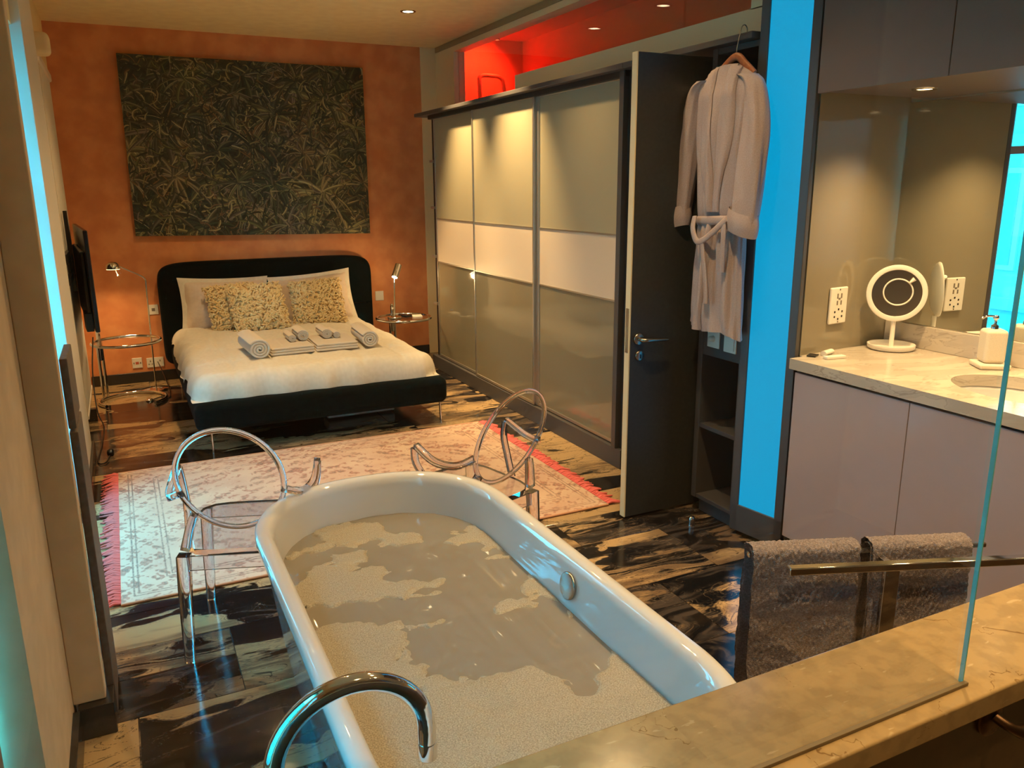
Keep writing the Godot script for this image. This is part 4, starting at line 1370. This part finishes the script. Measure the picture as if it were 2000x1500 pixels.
func bath() -> void:
	var t := thing("bathtub", "white freestanding oval bathtub filled with foamy water", "bathtub")
	var prof := [[0.0, 0.115], [0.012, 0.098], [0.10, 0.078], [0.25, 0.055], [0.40, 0.036], [0.50, 0.024], [0.535, 0.012], [0.556, 0.002], [0.570, 0.002], [0.579, 0.010], [0.582, 0.024], [0.579, 0.038], [0.570, 0.048], [0.552, 0.055], [0.50, 0.063], [0.44, 0.074], [0.30, 0.098], [0.22, 0.125], [0.16, 0.17], [0.135, 0.23], [0.13, 0.33]]
	var k := 96
	var rings := []
	for p in prof:
		rings.append(tub_ring(p[1], k, p[0]))
	var b := MB.new()
	b.grid(k, prof.size() - 1, func(u, v):
		return rings[int(round(v * (prof.size() - 1)))][int(round(u * k)) % k], true, Vector3.INF, Vector2.ONE, Vector3.ZERO)
	# make the outside face outwards, the inside inwards
	for i in b.v.size():
		var j := i % prof.size()
		var c := v3(0.9275, b.v[i].y, clampf(b.v[i].z, 4.9, 5.75))
		var want: Vector3 = (b.v[i] - c).normalized() * (1.0 if j < 9 else -1.0) + Vector3.UP * (0.0 if j < 8 else 0.6)
		if b.n[i].dot(want) < 0.0: b.n[i] = -b.n[i]
	b.rewind()
	put(b, M.enamel, "body", t)
	var fl := MB.new()
	fl.grid(k, 1, func(u, v):
		var p: Vector3 = rings[prof.size() - 1][int(round(u * k)) % k]
		return v3(0.9275, 0.128, 5.33).lerp(p, v), true, Vector3.INF, Vector2.ONE, Vector3.UP)
	put(fl, M.enamel, "floor_of_bath", t)
	var ov := MB.new()
	ov.lathe([Vector2(0, 0.011), Vector2(0.033, 0.011), Vector2(0.037, 0.008), Vector2(0.037, 0.003), Vector2(0.033, 0.0)], v3(1.2535, 0.512, 5.348), 28, Basis(Vector3.BACK, PI / 2 - 0.14))
	put(ov, M.steel, "overflow_plate", t)
	# water: a body with a gently rippled surface
	var n1 := fnoise(801, 6.0, 2)
	var n2 := fnoise(802, 2.6, 5)
	var yl := 0.452
	var wr := tub_ring(0.070, k, yl)
	var wb := tub_ring(0.1, k, 0.31)
	var w := MB.new()
	w.grid(k, 44, func(u, v):
		var p: Vector3 = wr[int(round(u * k)) % k]
		var q := v3(0.9275, yl, 5.33).lerp(p, pow(v, 0.85))
		q.z = lerpf(5.33 + clampf(p.z - 5.33, -0.45, 0.45) * 0.99 * pow(v, 0.85), q.z, 0.6 + 0.4 * v)
		q.y += n1.get_noise_2d(q.x * 1.6, q.z * 1.6) * 0.0028
		return q, true, Vector3.INF, Vector2.ONE, Vector3.UP)
	w.grid(k, 1, func(u, v):
		var i := int(round(u * k)) % k
		return wb[i].lerp(wr[i], v), true, v3(0.9275, 0.4, 5.33))
	w.grid(k, 1, func(u, v):
		return v3(0.9275, 0.31, 5.33).lerp(wb[int(round(u * k)) % k], v), true, Vector3.INF, Vector2.ONE, Vector3.DOWN)
	var wm := mat(col(134, 128, 116), 0.03)
	wm.metallic_specular = 0.45
	meta(put(w, wm, "bath_water"), "cloudy grey bath water in the white tub", "water", "", "stuff")
	# foam: irregular rafts standing a few millimetres proud of the water
	var f := MB.new()
	var nx := 110; var nz := 266
	var n3 := fnoise(803, 60.0, 2)
	var idx := {}
	var val := func(x: float, z: float) -> float:
		var s := n2.get_noise_2d(x * 1.0 + n1.get_noise_2d(x, z) * 0.05, z)
		var left := smoothstep(1.02, 0.72, x) * 0.22 * smoothstep(4.72, 4.95, z)
		var near := smoothstep(5.30, 5.75, z) * 0.42
		var clear := exp(-(pow((x - 1.08) / 0.16, 2.0) + pow((z - 5.08) / 0.34, 2.0))) * 0.42
		var clear2 := exp(-(pow((x - 0.93) / 0.16, 2.0) + pow((z - 5.42) / 0.10, 2.0))) * 0.30
		return s * 0.95 + n1.get_noise_2d(x * 1.7 + 3.0, z * 1.7) * 0.16 + left + near - clear - clear2 - 0.05
	var inside := func(x: float, z: float) -> bool:
		var ax := 0.3875 - 0.075
		var dz := 0.0
		if z < 4.865: dz = (4.865 - z) / 0.325
		elif z > 5.79: dz = (z - 5.79) / 0.325
		return pow(absf(x - 0.9275) / ax, 2.33) + pow(dz, 2.33) < 1.0
	for i in nx + 1:
		for j in nz + 1:
			var x := lerpf(0.60, 1.256, float(i) / nx)
			var z := lerpf(4.53, 6.13, float(j) / nz)
			if not inside.call(x, z): continue
			var a: float = val.call(x, z)
			if a < -0.12: continue
			var hgt: float = clampf(a * 0.10, -0.006, 0.0055)
			hgt += maxf(0.0, n3.get_noise_2d(x, z)) * 0.003 * smoothstep(0.0, 0.12, a)
			idx[i * 1000 + j] = f.vert(v3(x, yl + hgt, z), Vector3.UP, Vector2(x, z))
	for key in idx:
		var a: int = idx[key]
		if idx.has(key + 1000) and idx.has(key + 1) and idx.has(key + 1001):
			f.quad(a, idx[key + 1000], idx[key + 1001], idx[key + 1])
	# smooth normals from the height field
	for key in idx:
		var l: Vector3 = f.v[idx.get(key - 1000, idx[key])]
		var rr: Vector3 = f.v[idx.get(key + 1000, idx[key])]
		var u: Vector3 = f.v[idx.get(key - 1, idx[key])]
		var d: Vector3 = f.v[idx.get(key + 1, idx[key])]
		var nn := (d - u).cross(rr - l)
		if nn.length() > 0.0:
			f.n[idx[key]] = (nn if nn.y > 0.0 else -nn).normalized()
	var fm := mottled(col(140, 131, 112), col(186, 177, 156), 0.14, 811, 0.32, 3.0, 0.25)
	meta(put(f, fm, "bath_foam"), "pale rafts of bath foam floating on the water", "foam", "", "stuff")
	# floor-standing spout
	var tp := thing("bath_spout", "polished chrome swan-neck bath spout rising beside the tub", "tap", v3(0.41, 0, 5.93))
	var c := MB.new()
	var path := [v3(0, 0.02, 0), v3(0, 0.3, 0), v3(0, 0.58, 0)]
	path.append_array(arc(v3(0.12, 0.682, 0), v3(-0.12, 0, 0), v3(0, 0.118, 0), 0.0, PI, 28))
	path.append(v3(0.240, 0.66, 0))
	c.tube(path, 0.0155, 18, false, true)
	put(c, M.chrome, "swan_neck", tp)
	var e := MB.new()
	e.lathe([Vector2(0, 0.0), Vector2(0.0145, 0.0), Vector2(0.0163, 0.003), Vector2(0.0163, 0.03), Vector2(0.015, 0.032)], v3(0.240, 0.628, 0), 20)
	put(e, M.chrome, "nozzle", tp)
	var fo := MB.new()
	fo.lathe([Vector2(0.0, 0.02), Vector2(0.04, 0.02), Vector2(0.045, 0.015), Vector2(0.045, 0.0)], Vector3.ZERO, 24)
	put(fo, M.chrome, "floor_flange", tp)

func foreground() -> void:
	# half wall with marble cap between the bath and the camera, shower glass standing on it
	struct_(bx(v3(0.03, 0, 6.300), v3(XM, 0.855, 6.440)), M.brown, "wall_half", "dark brown fronted low wall under the marble cap")
	var cap := put(bx(v3(0.03, 0.856, 6.286), v3(XM, 0.891, 6.452), 0.004, 2), M.crema, "marble_cap")
	meta(cap, "beige marble cap with brown hairline veins on the low wall", "ledge")
	var g := thing("shower_glass", "frameless clear glass screen with green edge standing on the marble cap", "glass screen")
	put(bx(v3(0.04, 0.8915, 6.416), v3(1.2235, 2.35, 6.422)), M.pane, "pane", g)
	put(bx(v3(1.2236, 0.8915, 6.4161), v3(1.2256, 2.35, 6.4219)), mat(col(120, 214, 204), 0.1), "polished_edge", g)
	put(bx(v3(0.04, 0.8908, 6.4226), v3(1.2262, 0.896, 6.429), 0.001), mat(col(120, 104, 74), 0.4), "silicone_bead", g)
	var k := thing("hook_knob", "bronze curved knob on the dark brown front of the low wall", "knob", v3(1.262, 0.838, 6.440))
	k.scale = Vector3.ONE * 1.7
	var r := MB.new()
	r.lathe([Vector2(0.014, 0.0), Vector2(0.014, 0.003), Vector2(0.007, 0.005), Vector2(0.0, 0.005)], Vector3.ZERO, 18, Basis(Vector3.RIGHT, PI / 2))
	put(r, M.bronze, "rosette", k)
	var s := MB.new()
	s.tube(spline([v3(0, 0.004, 0.004), v3(0.004, 0.0, 0.014), v3(0.012, -0.004, 0.018), v3(0.022, -0.006, 0.020)], 5), [0.004, 0.004, 0.004, 0.004, 0.004, 0.004, 0.004, 0.0042, 0.0045, 0.005, 0.0055, 0.006, 0.006, 0.006, 0.0055, 0.004], 10)
	put(s, M.bronze, "finger", k)

func towel_stand() -> void:
	# chrome stand, turned a little; local x runs along the bars
	var ang := -0.37
	var t := thing("towel_stand", "chrome two-bar towel stand between the bath and the vanity", "towel stand", v3(1.65, 0, 5.625), ang)
	var yb := 0.60
	put(bx(v3(0.06, yb - 0.016, 0.0), v3(0.86, yb + 0.004, 0.026), 0.004), M.chrome, "front_bar", t)
	put(bx(v3(-0.01, yb - 0.010, -0.085), v3(0.64, yb + 0.004, -0.068), 0.004), M.chrome, "rear_bar", t)
	for x in [0.33, 0.80]:
		put(bx(v3(x - 0.02, 0.012, 0.004), v3(x + 0.02, yb - 0.016, 0.022), 0.003), M.chrome, "post", t)
		put(bx(v3(x - 0.01, yb - 0.012, -0.07), v3(x + 0.01, yb - 0.002, 0.004), 0.002), M.chrome, "bridge", t)
		put(bx(v3(x - 0.04, 0.0, -0.14), v3(x + 0.04, 0.012, 0.16), 0.003), M.chrome, "foot", t)
	var lab := ["grey-mauve hand towel folded over the open end of the chrome stand", "grey-mauve hand towel hanging behind the post of the chrome stand"]
	for k in 2:
		var x0 := -0.008 + 0.318 * k
		var x1 := x0 + (0.285 if k == 0 else 0.27)
		var tw := thing("hand_towel", lab[k], "towel", v3(1.65, 0, 5.625), ang, "grey-mauve hand towels")
		var n1 := fnoise(900 + k, 5.0, 3)
		var pile := fnoise(910 + k, 90.0, 2)
		for layer in 2:
			var off := 0.013 + 0.011 * layer
			var b := MB.new()
			b.grid(120 if layer == 1 else 26, 170 if layer == 1 else 40, func(u, v):
				var x := lerpf(x0, x1, u)
				var s: float = v * 2.0 - 1.0
				var drop: float = 0.44 - 0.03 * layer
				var th: float = clampf(s / 0.10, -1.0, 1.0)
				var zz: float = -0.0765 + sin(th * PI / 2.0) * (off + 0.008)
				var y: float = yb + 0.004 + cos(th * PI / 2.0) * off
				if absf(s) > 0.10:
					y -= (absf(s) - 0.10) / 0.90 * drop
					zz += signf(s) * (absf(s) - 0.1) * 0.016
				zz += n1.get_noise_2d(x * 0.8, s * 0.6 + layer) * 0.008 * minf(1.0, absf(s) * 4.0)
				zz += signf(s) * pile.get_noise_2d(x, absf(s) * 0.45) * 0.0042
				if absf(s) < 0.12: y += pile.get_noise_2d(x, s * 0.45) * 0.003
				return v3(x + n1.get_noise_2d(s, 3.0) * 0.006, y, zz), false, v3((x0 + x1) / 2.0, yb - 0.2, -0.0765))
			put(b, M.terry_dark, "fold", tw)
		# rounded hems close the gap between the layers
		var hm := MB.new()
		for zz in [-0.0765 - 0.040, -0.0765 + 0.040]:
			hm.tube([v3(x0 + 0.005, yb - 0.425, zz), v3(x1 - 0.005, yb - 0.425, zz)], 0.009, 8)
		put(hm, M.terry_dark, "hem", tw)

func robe() -> void:
	var hg := thing("coat_hanger", "wooden hanger with metal hook over the niche top", "hanger", v3(2.575, 0, 4.345))
	var hk := MB.new()
	hk.tube(spline([v3(0, 2.03, 0), v3(0.008, 2.08, 0), v3(0.016, 2.11, 0), v3(0.022, 2.134, 0.0), v3(0.036, 2.142, 0.0), v3(0.048, 2.132, 0.0), v3(0.05, 2.116, 0.0)], 6), 0.0022, 6)
	put(hk, M.steel, "hook", hg)
	var br := MB.new()
	br.tube(spline([v3(0, 1.930, -0.17), v3(0, 1.975, -0.09), v3(0, 2.022, 0.0), v3(0, 1.985, 0.06), v3(0, 1.945, 0.11)], 6), 0.016, 8, false, true, 0.6)
	put(br, M.wood, "shoulder_bar", hg)
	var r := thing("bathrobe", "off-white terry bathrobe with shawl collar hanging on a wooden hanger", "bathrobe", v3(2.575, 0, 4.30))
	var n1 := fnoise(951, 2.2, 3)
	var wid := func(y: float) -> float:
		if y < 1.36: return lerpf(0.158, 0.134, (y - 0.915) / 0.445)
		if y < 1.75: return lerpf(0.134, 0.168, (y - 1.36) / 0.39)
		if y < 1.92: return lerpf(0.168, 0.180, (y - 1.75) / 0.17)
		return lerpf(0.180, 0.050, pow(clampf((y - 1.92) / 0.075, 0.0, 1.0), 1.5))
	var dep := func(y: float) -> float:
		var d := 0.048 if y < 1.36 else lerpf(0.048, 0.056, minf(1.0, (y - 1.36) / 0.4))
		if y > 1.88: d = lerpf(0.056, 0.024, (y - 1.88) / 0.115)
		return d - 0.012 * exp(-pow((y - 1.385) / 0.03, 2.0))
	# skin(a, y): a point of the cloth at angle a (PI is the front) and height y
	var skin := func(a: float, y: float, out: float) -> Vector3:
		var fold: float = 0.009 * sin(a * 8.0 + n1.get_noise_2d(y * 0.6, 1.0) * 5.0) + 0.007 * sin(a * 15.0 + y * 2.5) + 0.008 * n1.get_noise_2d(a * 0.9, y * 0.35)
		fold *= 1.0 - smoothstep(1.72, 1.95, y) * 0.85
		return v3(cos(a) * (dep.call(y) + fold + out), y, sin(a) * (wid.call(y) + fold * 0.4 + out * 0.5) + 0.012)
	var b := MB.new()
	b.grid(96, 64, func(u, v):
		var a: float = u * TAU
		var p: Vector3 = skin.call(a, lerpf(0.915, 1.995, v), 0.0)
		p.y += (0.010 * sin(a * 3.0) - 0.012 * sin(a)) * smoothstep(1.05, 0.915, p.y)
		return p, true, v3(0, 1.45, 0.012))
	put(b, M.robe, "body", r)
	var flap := func(f: Callable, nu: int, label: String) -> void:
		# a thick strip lying on the cloth: f(u, v) -> [angle, height]; v runs across, rounded edges
		var m := MB.new()
		m.grid(nu, 12, func(u, v):
			var q: Array = f.call(u, v)
			var th: float = 0.003 + 0.016 * pow(maxf(0.0, sin(v * PI)), 0.35)
			return skin.call(q[0], q[1], th), false, Vector3.INF, Vector2.ONE, v3(-1, 0, 0))
		put(m, M.robe, label, r)
	for s in [-1.0, 1.0]:
		# angle from the front measured across the width
		flap.call(func(u, v):
			var y := lerpf(1.992, 1.42, u)
			var w: float = wid.call(y)
			var inn := lerpf(0.040, -0.004, pow(u, 0.6))
			var wide := lerpf(0.055, 0.085, sin(minf(u * 2.4, 1.0) * PI / 2.0)) * (1.0 - 0.55 * smoothstep(0.45, 1.0, u))
			var z := minf((inn + wide * v), w * 0.96)
			return [PI - s * asin(clampf(z / w, -0.98, 0.98)), y], 46, "shawl_collar")
		var sl := MB.new()
		var pts := spline([v3(0.0, 1.948, s * 0.12), v3(-0.008, 1.905, s * 0.172), v3(-0.014, 1.75, s * 0.200), v3(-0.020, 1.55, s * (0.228 if s < 0.0 else 0.190)), v3(-0.026, 1.35, s * (0.252 if s < 0.0 else 0.172))], 8)
		sl.grid(28, pts.size() - 1, func(u, v):
			var i := int(round(v * (pts.size() - 1)))
			var a: float = u * TAU
			var f := float(i) / (pts.size() - 1)
			var rw: float = lerpf(0.040, 0.066, smoothstep(0.0, 0.9, f))
			var w: float = 1.0 + 0.09 * sin(a * 4.0 + f * 7.0) + 0.05 * sin(a * 9.0 - f * 5.0)
			return pts[i] + v3(cos(a) * 0.042 * w, sin(a) * -0.02 * f * s, sin(a) * rw * w), true, pts[pts.size() / 2])
		put(sl, M.robe, "sleeve", r)
		var e: Vector3 = pts[pts.size() - 1]
		var cf := MB.new()
		cf.grid(28, 10, func(u, v):
			var a: float = u * TAU
			var g: float = v * PI
			var bul := 0.004 + 0.006 * sin(g)
			return e + v3(cos(a) * (0.042 + bul), lerpf(-0.012, 0.075, v) + sin(a) * -0.02 * s, sin(a) * (0.066 + bul)), true, e + v3(0, 0.03, 0))
		put(cf, M.robe, "cuff", r)
	# overlapping front edge below the belt
	flap.call(func(u, v):
		var y := lerpf(1.37, 0.925, u)
		return [PI + 0.10 + 0.16 * u + lerpf(-0.10, 0.12, v), y], 40, "front_edge")
	var bt := MB.new()
	bt.tube(arc(v3(0, 1.385, 0.012), v3(0.052, 0, 0), v3(0, 0.006, 0.138), 0.0, TAU * 39.0 / 40.0, 39), 0.020, 8, true, true, 0.4)
	put(bt, M.robe, "belt", r)
	var ends := [[v3(-0.062, 1.400, -0.085), v3(-0.078, 1.350, -0.075), v3(-0.084, 1.300, -0.04), v3(-0.080, 1.305, 0.0), v3(-0.076, 1.345, 0.06), v3(-0.066, 1.395, 0.12)], [v3(-0.080, 1.310, -0.015), v3(-0.078, 1.24, 0.0), v3(-0.074, 1.12, 0.02), v3(-0.072, 1.04, 0.026)], [v3(-0.066, 1.39, 0.105), v3(-0.070, 1.32, 0.112), v3(-0.066, 1.24, 0.108), v3(-0.062, 1.18, 0.104)]]
	for q in ends:
		var be := MB.new()
		be.tube(spline(q, 6), 0.014, 8, false, true, 0.4)
		put(be, M.robe, "belt_end", r)

func downlight(label: String, at: Vector3, e: float, ang: float, aim := Vector3.DOWN, group := "recessed ceiling downlights", small := 1.0) -> void:
	var t := thing("downlight", label, "ceiling light", at, 0.0, group)
	var r := MB.new()
	small *= 1.15
	r.lathe([Vector2(0.032 * small, 0.002), Vector2(0.034 * small, -0.004), Vector2(0.044 * small, -0.004), Vector2(0.047 * small, 0.0)], Vector3.ZERO, 24)
	put(r, M.steel, "trim_ring", t)
	var g := MB.new()
	g.lathe([Vector2(0, -0.001), Vector2(0.032 * small, -0.001), Vector2(0.033 * small, 0.001)], Vector3.ZERO, 20)
	put(g, glow(Color(1.0, 0.90, 0.70), 9.0), "lamp_lens", t)
	var s := SpotLight3D.new()
	s.name = "downlight_beam"
	s.light_color = WARM
	s.light_energy = e
	s.spot_angle = ang
	s.spot_angle_attenuation = 1.0
	s.spot_range = 10.0
	s.spot_attenuation = 2.0
	s.light_size = 0.03
	s.shadow_enabled = true
	t.add_child(s)
	s.position = v3(0, -0.012, 0)
	s.look_at_from_position(at + v3(0, -0.012, 0), at + aim, Vector3.FORWARD)

func lamps() -> void:
	var y := YC - 0.001
	# row along the wardrobe
	var where := ["beside the red glazing over the bed end of the wardrobe", "over the middle wardrobe door", "over the last wardrobe door", "in front of the open grey door"]
	var zz := [1.353, 2.228, 3.12, 4.02]
	var en := [7.5, 7.5, 1.8, 0.8]
	for k in 4:
		downlight("round recessed downlight " + where[k], v3(2.256, y, zz[k]), en[k], 29.0 if k < 2 else 44.0, v3(0.30, -1, 0) if k < 2 else Vector3.DOWN)
	# row over the bed and rug
	var w2 := ["over the pillow end of the bed by the window", "over the duvet by the window", "over the rug by the window", "over the clear armchair by the window"]
	for k in 4:
		downlight("round recessed downlight " + w2[k], v3(0.98, y, 1.2 + 0.92 * k + (0.2 if k == 0 else 0.0)), [1.6, 0.7, 1.5, 1.4][k], 62.0)
	# bathroom
	downlight("round recessed downlight over the gap between bath and vanity", v3(1.85, y, 4.75), 2.2, 58.0)
	downlight("round recessed downlight over the bath by the towel stand", v3(1.85, y, 5.75), 2.2, 52.0)
	downlight("round recessed downlight over the low marble wall", v3(1.2, y, 6.75), 1.7, 56.0)
	downlight("round recessed downlight over the shower end of the marble wall", v3(2.1, y, 6.75), 1.1, 56.0)
	# under the overhead cupboards
	for k in 3:
		downlight(["small cupboard downlight over the round make-up mirror", "small cupboard downlight over the basin", "small cupboard downlight at the shower end of the worktop"][k], v3(2.92, 1.8545, 4.945 + 0.53 * k), 1.05, 58.0, Vector3.DOWN, "downlights under the overhead cupboards", 0.8)

func outside() -> void:
	# street and the building opposite, seen only in the vanity mirror
	var g := put(bx(v3(-40, -4.2, -25), v3(-0.6, -4.0, 40)), mat(col(90, 96, 96), 0.9), "street")
	meta(g, "pale street outside the windows, far below", "street", "", "structure")
	var b := thing("building_opposite", "pale office building with glass bands across the street", "building", v3(-9.0, -4.0, -8.0))
	put(bx(v3(-6, 0, 0), v3(0, 15.4, 26)), M.facade, "wall", b)
	for f in 5:
		for k in 9:
			var y := 0.9 + f * 3.0
			var z := 0.7 + k * 2.8
			var w := put(bx(v3(0.0, y, z), v3(0.06, y + 1.9, z + 2.0), 0.01), mat(col(150, 158, 152), 0.7), "window", b)
			put(bx(v3(0.06, y + 0.1, z + 0.1), v3(0.07, y + 1.8, z + 0.95)), M.facade_dark, "pane", w)
			put(bx(v3(0.06, y + 0.1, z + 1.05), v3(0.07, y + 1.8, z + 1.9)), M.facade_dark, "pane", w)
		put(bx(v3(0.0, 3.0 * f + 3.15, 0), v3(0.18, 3.0 * f + 3.4, 26), 0.02), M.facade, "cornice", b)

func plate(called: String, label: String, cat: String, at: Vector3, w: float, h: float, holes: Array) -> void:
	var o := thing(called, label, cat, at)
	put(bx(v3(-w / 2, -h / 2, 0), v3(w / 2, h / 2, 0.009), 0.003), M.plastic, "plate", o)
	for q in holes:
		put(bx(v3(q[0] - q[2], q[1] - q[3], 0.0085), v3(q[0] + q[2], q[1] + q[3], 0.0105)), q[4], "insert", o)

func small_things() -> void:
	var grey := mat(col(120, 108, 96), 0.5)
	plate("wall_switch", "cream square rocker switch between headboard and lit lamp", "switch", v3(2.358, 0.575, 0), 0.078, 0.086, [[0.0, 0.0, 0.026, 0.028, M.plastic]])
	plate("wall_switch", "cream square dimmer switch half hidden by the headboard", "switch", v3(0.482, 0.585, 0), 0.075, 0.08, [[0.0, 0.0, 0.012, 0.012, grey]])
	plate("wall_socket", "cream switched spur plate with red mark above the skirting", "socket", v3(0.318, 0.162, 0), 0.074, 0.084, [[0.0, 0.0, 0.012, 0.010, mat(col(190, 90, 60), 0.5)], [-0.024, 0.0, 0.004, 0.006, grey], [0.024, 0.0, 0.004, 0.006, grey]])
	plate("wall_socket", "cream double socket plate behind the reading lamp rod", "socket", v3(0.452, 0.155, 0), 0.128, 0.08, [[-0.036, 0.012, 0.004, 0.007, grey], [-0.048, -0.012, 0.006, 0.003, grey], [-0.024, -0.012, 0.006, 0.003, grey], [0.036, 0.012, 0.004, 0.007, grey]])
	# round make-up mirror
	var to_cam := (v3(0.291, 0, 6.993) - v3(3.165, 0, 4.72)).normalized()
	var o := thing("makeup_mirror", "round white make-up mirror on a stem with a dish foot", "mirror", v3(3.145, 0.8585, 4.745), atan2(to_cam.x, to_cam.z) + 0.12)
	var b := MB.new()
	b.lathe([Vector2(0, 0.010), Vector2(0.080, 0.010), Vector2(0.089, 0.022), Vector2(0.094, 0.022), Vector2(0.091, 0.006), Vector2(0.082, 0.0), Vector2(0, 0)], Vector3.ZERO, 36)
	put(b, M.plastic, "dish_foot", o)
	var s := MB.new()
	s.tube([v3(0, 0.008, 0), v3(0, 0.12, 0)], 0.0095, 12)
	put(s, M.plastic, "stem", o)
	var ax := Basis(Vector3.RIGHT, PI / 2 - 0.06)
	var rg := MB.new()
	rg.lathe([Vector2(0.0, -0.022), Vector2(0.085, -0.020), Vector2(0.110, -0.006), Vector2(0.116, 0.004), Vector2(0.114, 0.009), Vector2(0.098, 0.010), Vector2(0.094, 0.006)], v3(0, 0.233, 0.0), 48, ax)
	put(rg, M.plastic, "white_ring", o)
	var gm := MB.new()
	gm.lathe([Vector2(0.095, 0.007), Vector2(0.0, 0.0071)], v3(0, 0.233, 0.0), 44, ax)
	put(gm, mat(col(158, 146, 130), 0.30, 1.0), "mirror_glass", o)
	var sm := MB.new()
	var cc := v3(0.004, 0.238, 0) + ax * v3(0, 0.010, 0)
	sm.tube(arc(cc, ax * v3(0.055, 0, 0), ax * v3(0, 0, 0.053), 0.0, TAU * 47.0 / 48.0, 47), 0.0032, 8, true)
	sm.tube([cc + v3(0.040, 0.040, 0.002), cc + v3(0.056, 0.056, 0.003)], [0.004, 0.009], 8)
	put(sm, M.plastic, "magnifier_rim", o)
	var bt := MB.new()
	bt.tube(arc(v3(0, 0.160, 0.0) + ax * v3(0, 0.008, 0), ax * v3(0.008, 0, 0), ax * v3(0, 0, 0.008), 0.0, TAU * 19.0 / 20.0, 19), 0.0012, 6, true)
	put(bt, M.plastic, "touch_button", o)
	# soap dispenser
	var d := thing("soap_dispenser", "cream stone soap dispenser with chrome pump beside the basin", "soap dispenser", v3(3.175, 0.8585, 5.155), -0.6)
	var bd := MB.new()
	bd.rbox(v3(-0.038, 0.020, -0.038), v3(0.038, 0.145, 0.038), 0.014, 2)
	put(bd, M.stone, "body", d)
	put(bx(v3(-0.055, 0.0, -0.055), v3(0.055, 0.020, 0.055), 0.008, 2), M.stone, "tray", d)
	var pm := MB.new()
	pm.lathe([Vector2(0.013, 0.0), Vector2(0.013, 0.014), Vector2(0.005, 0.018), Vector2(0.005, 0.036), Vector2(0.010, 0.038), Vector2(0.010, 0.050), Vector2(0, 0.052)], v3(0, 0.145, 0), 16)
	pm.tube(spline([v3(0, 0.192, 0), v3(-0.03, 0.193, 0.0), v3(-0.048, 0.184, 0)], 4), 0.004, 8)
	put(pm, M.chrome, "pump", d)
	# loose things on the worktop
	var w1 := thing("compact_case", "small dark flat case lying on the worktop corner", "case", v3(2.752, 0.8585, 4.70), 0.5)
	put(bx(v3(-0.03, 0, -0.018), v3(0.02, 0.006, 0.018), 0.002), M.black, "case_body", w1)
	var w2 := thing("travel_tube", "small white tube lying on the worktop by the socket", "tube", v3(2.82, 0.8585, 4.71), 0.3)
	var tb := MB.new()
	tb.tube([v3(-0.035, 0.010, 0), v3(0.035, 0.010, 0)], 0.010, 10, false, true, 1.3)
	put(tb, M.plastic, "tube_body", w2)
	var w3 := thing("small_box", "flat white carton lying on the worktop edge", "box", v3(2.79, 0.8585, 4.775), -0.15)
	put(bx(v3(-0.045, 0, -0.014), v3(0.045, 0.011, 0.014), 0.002), M.plastic, "carton", w3)
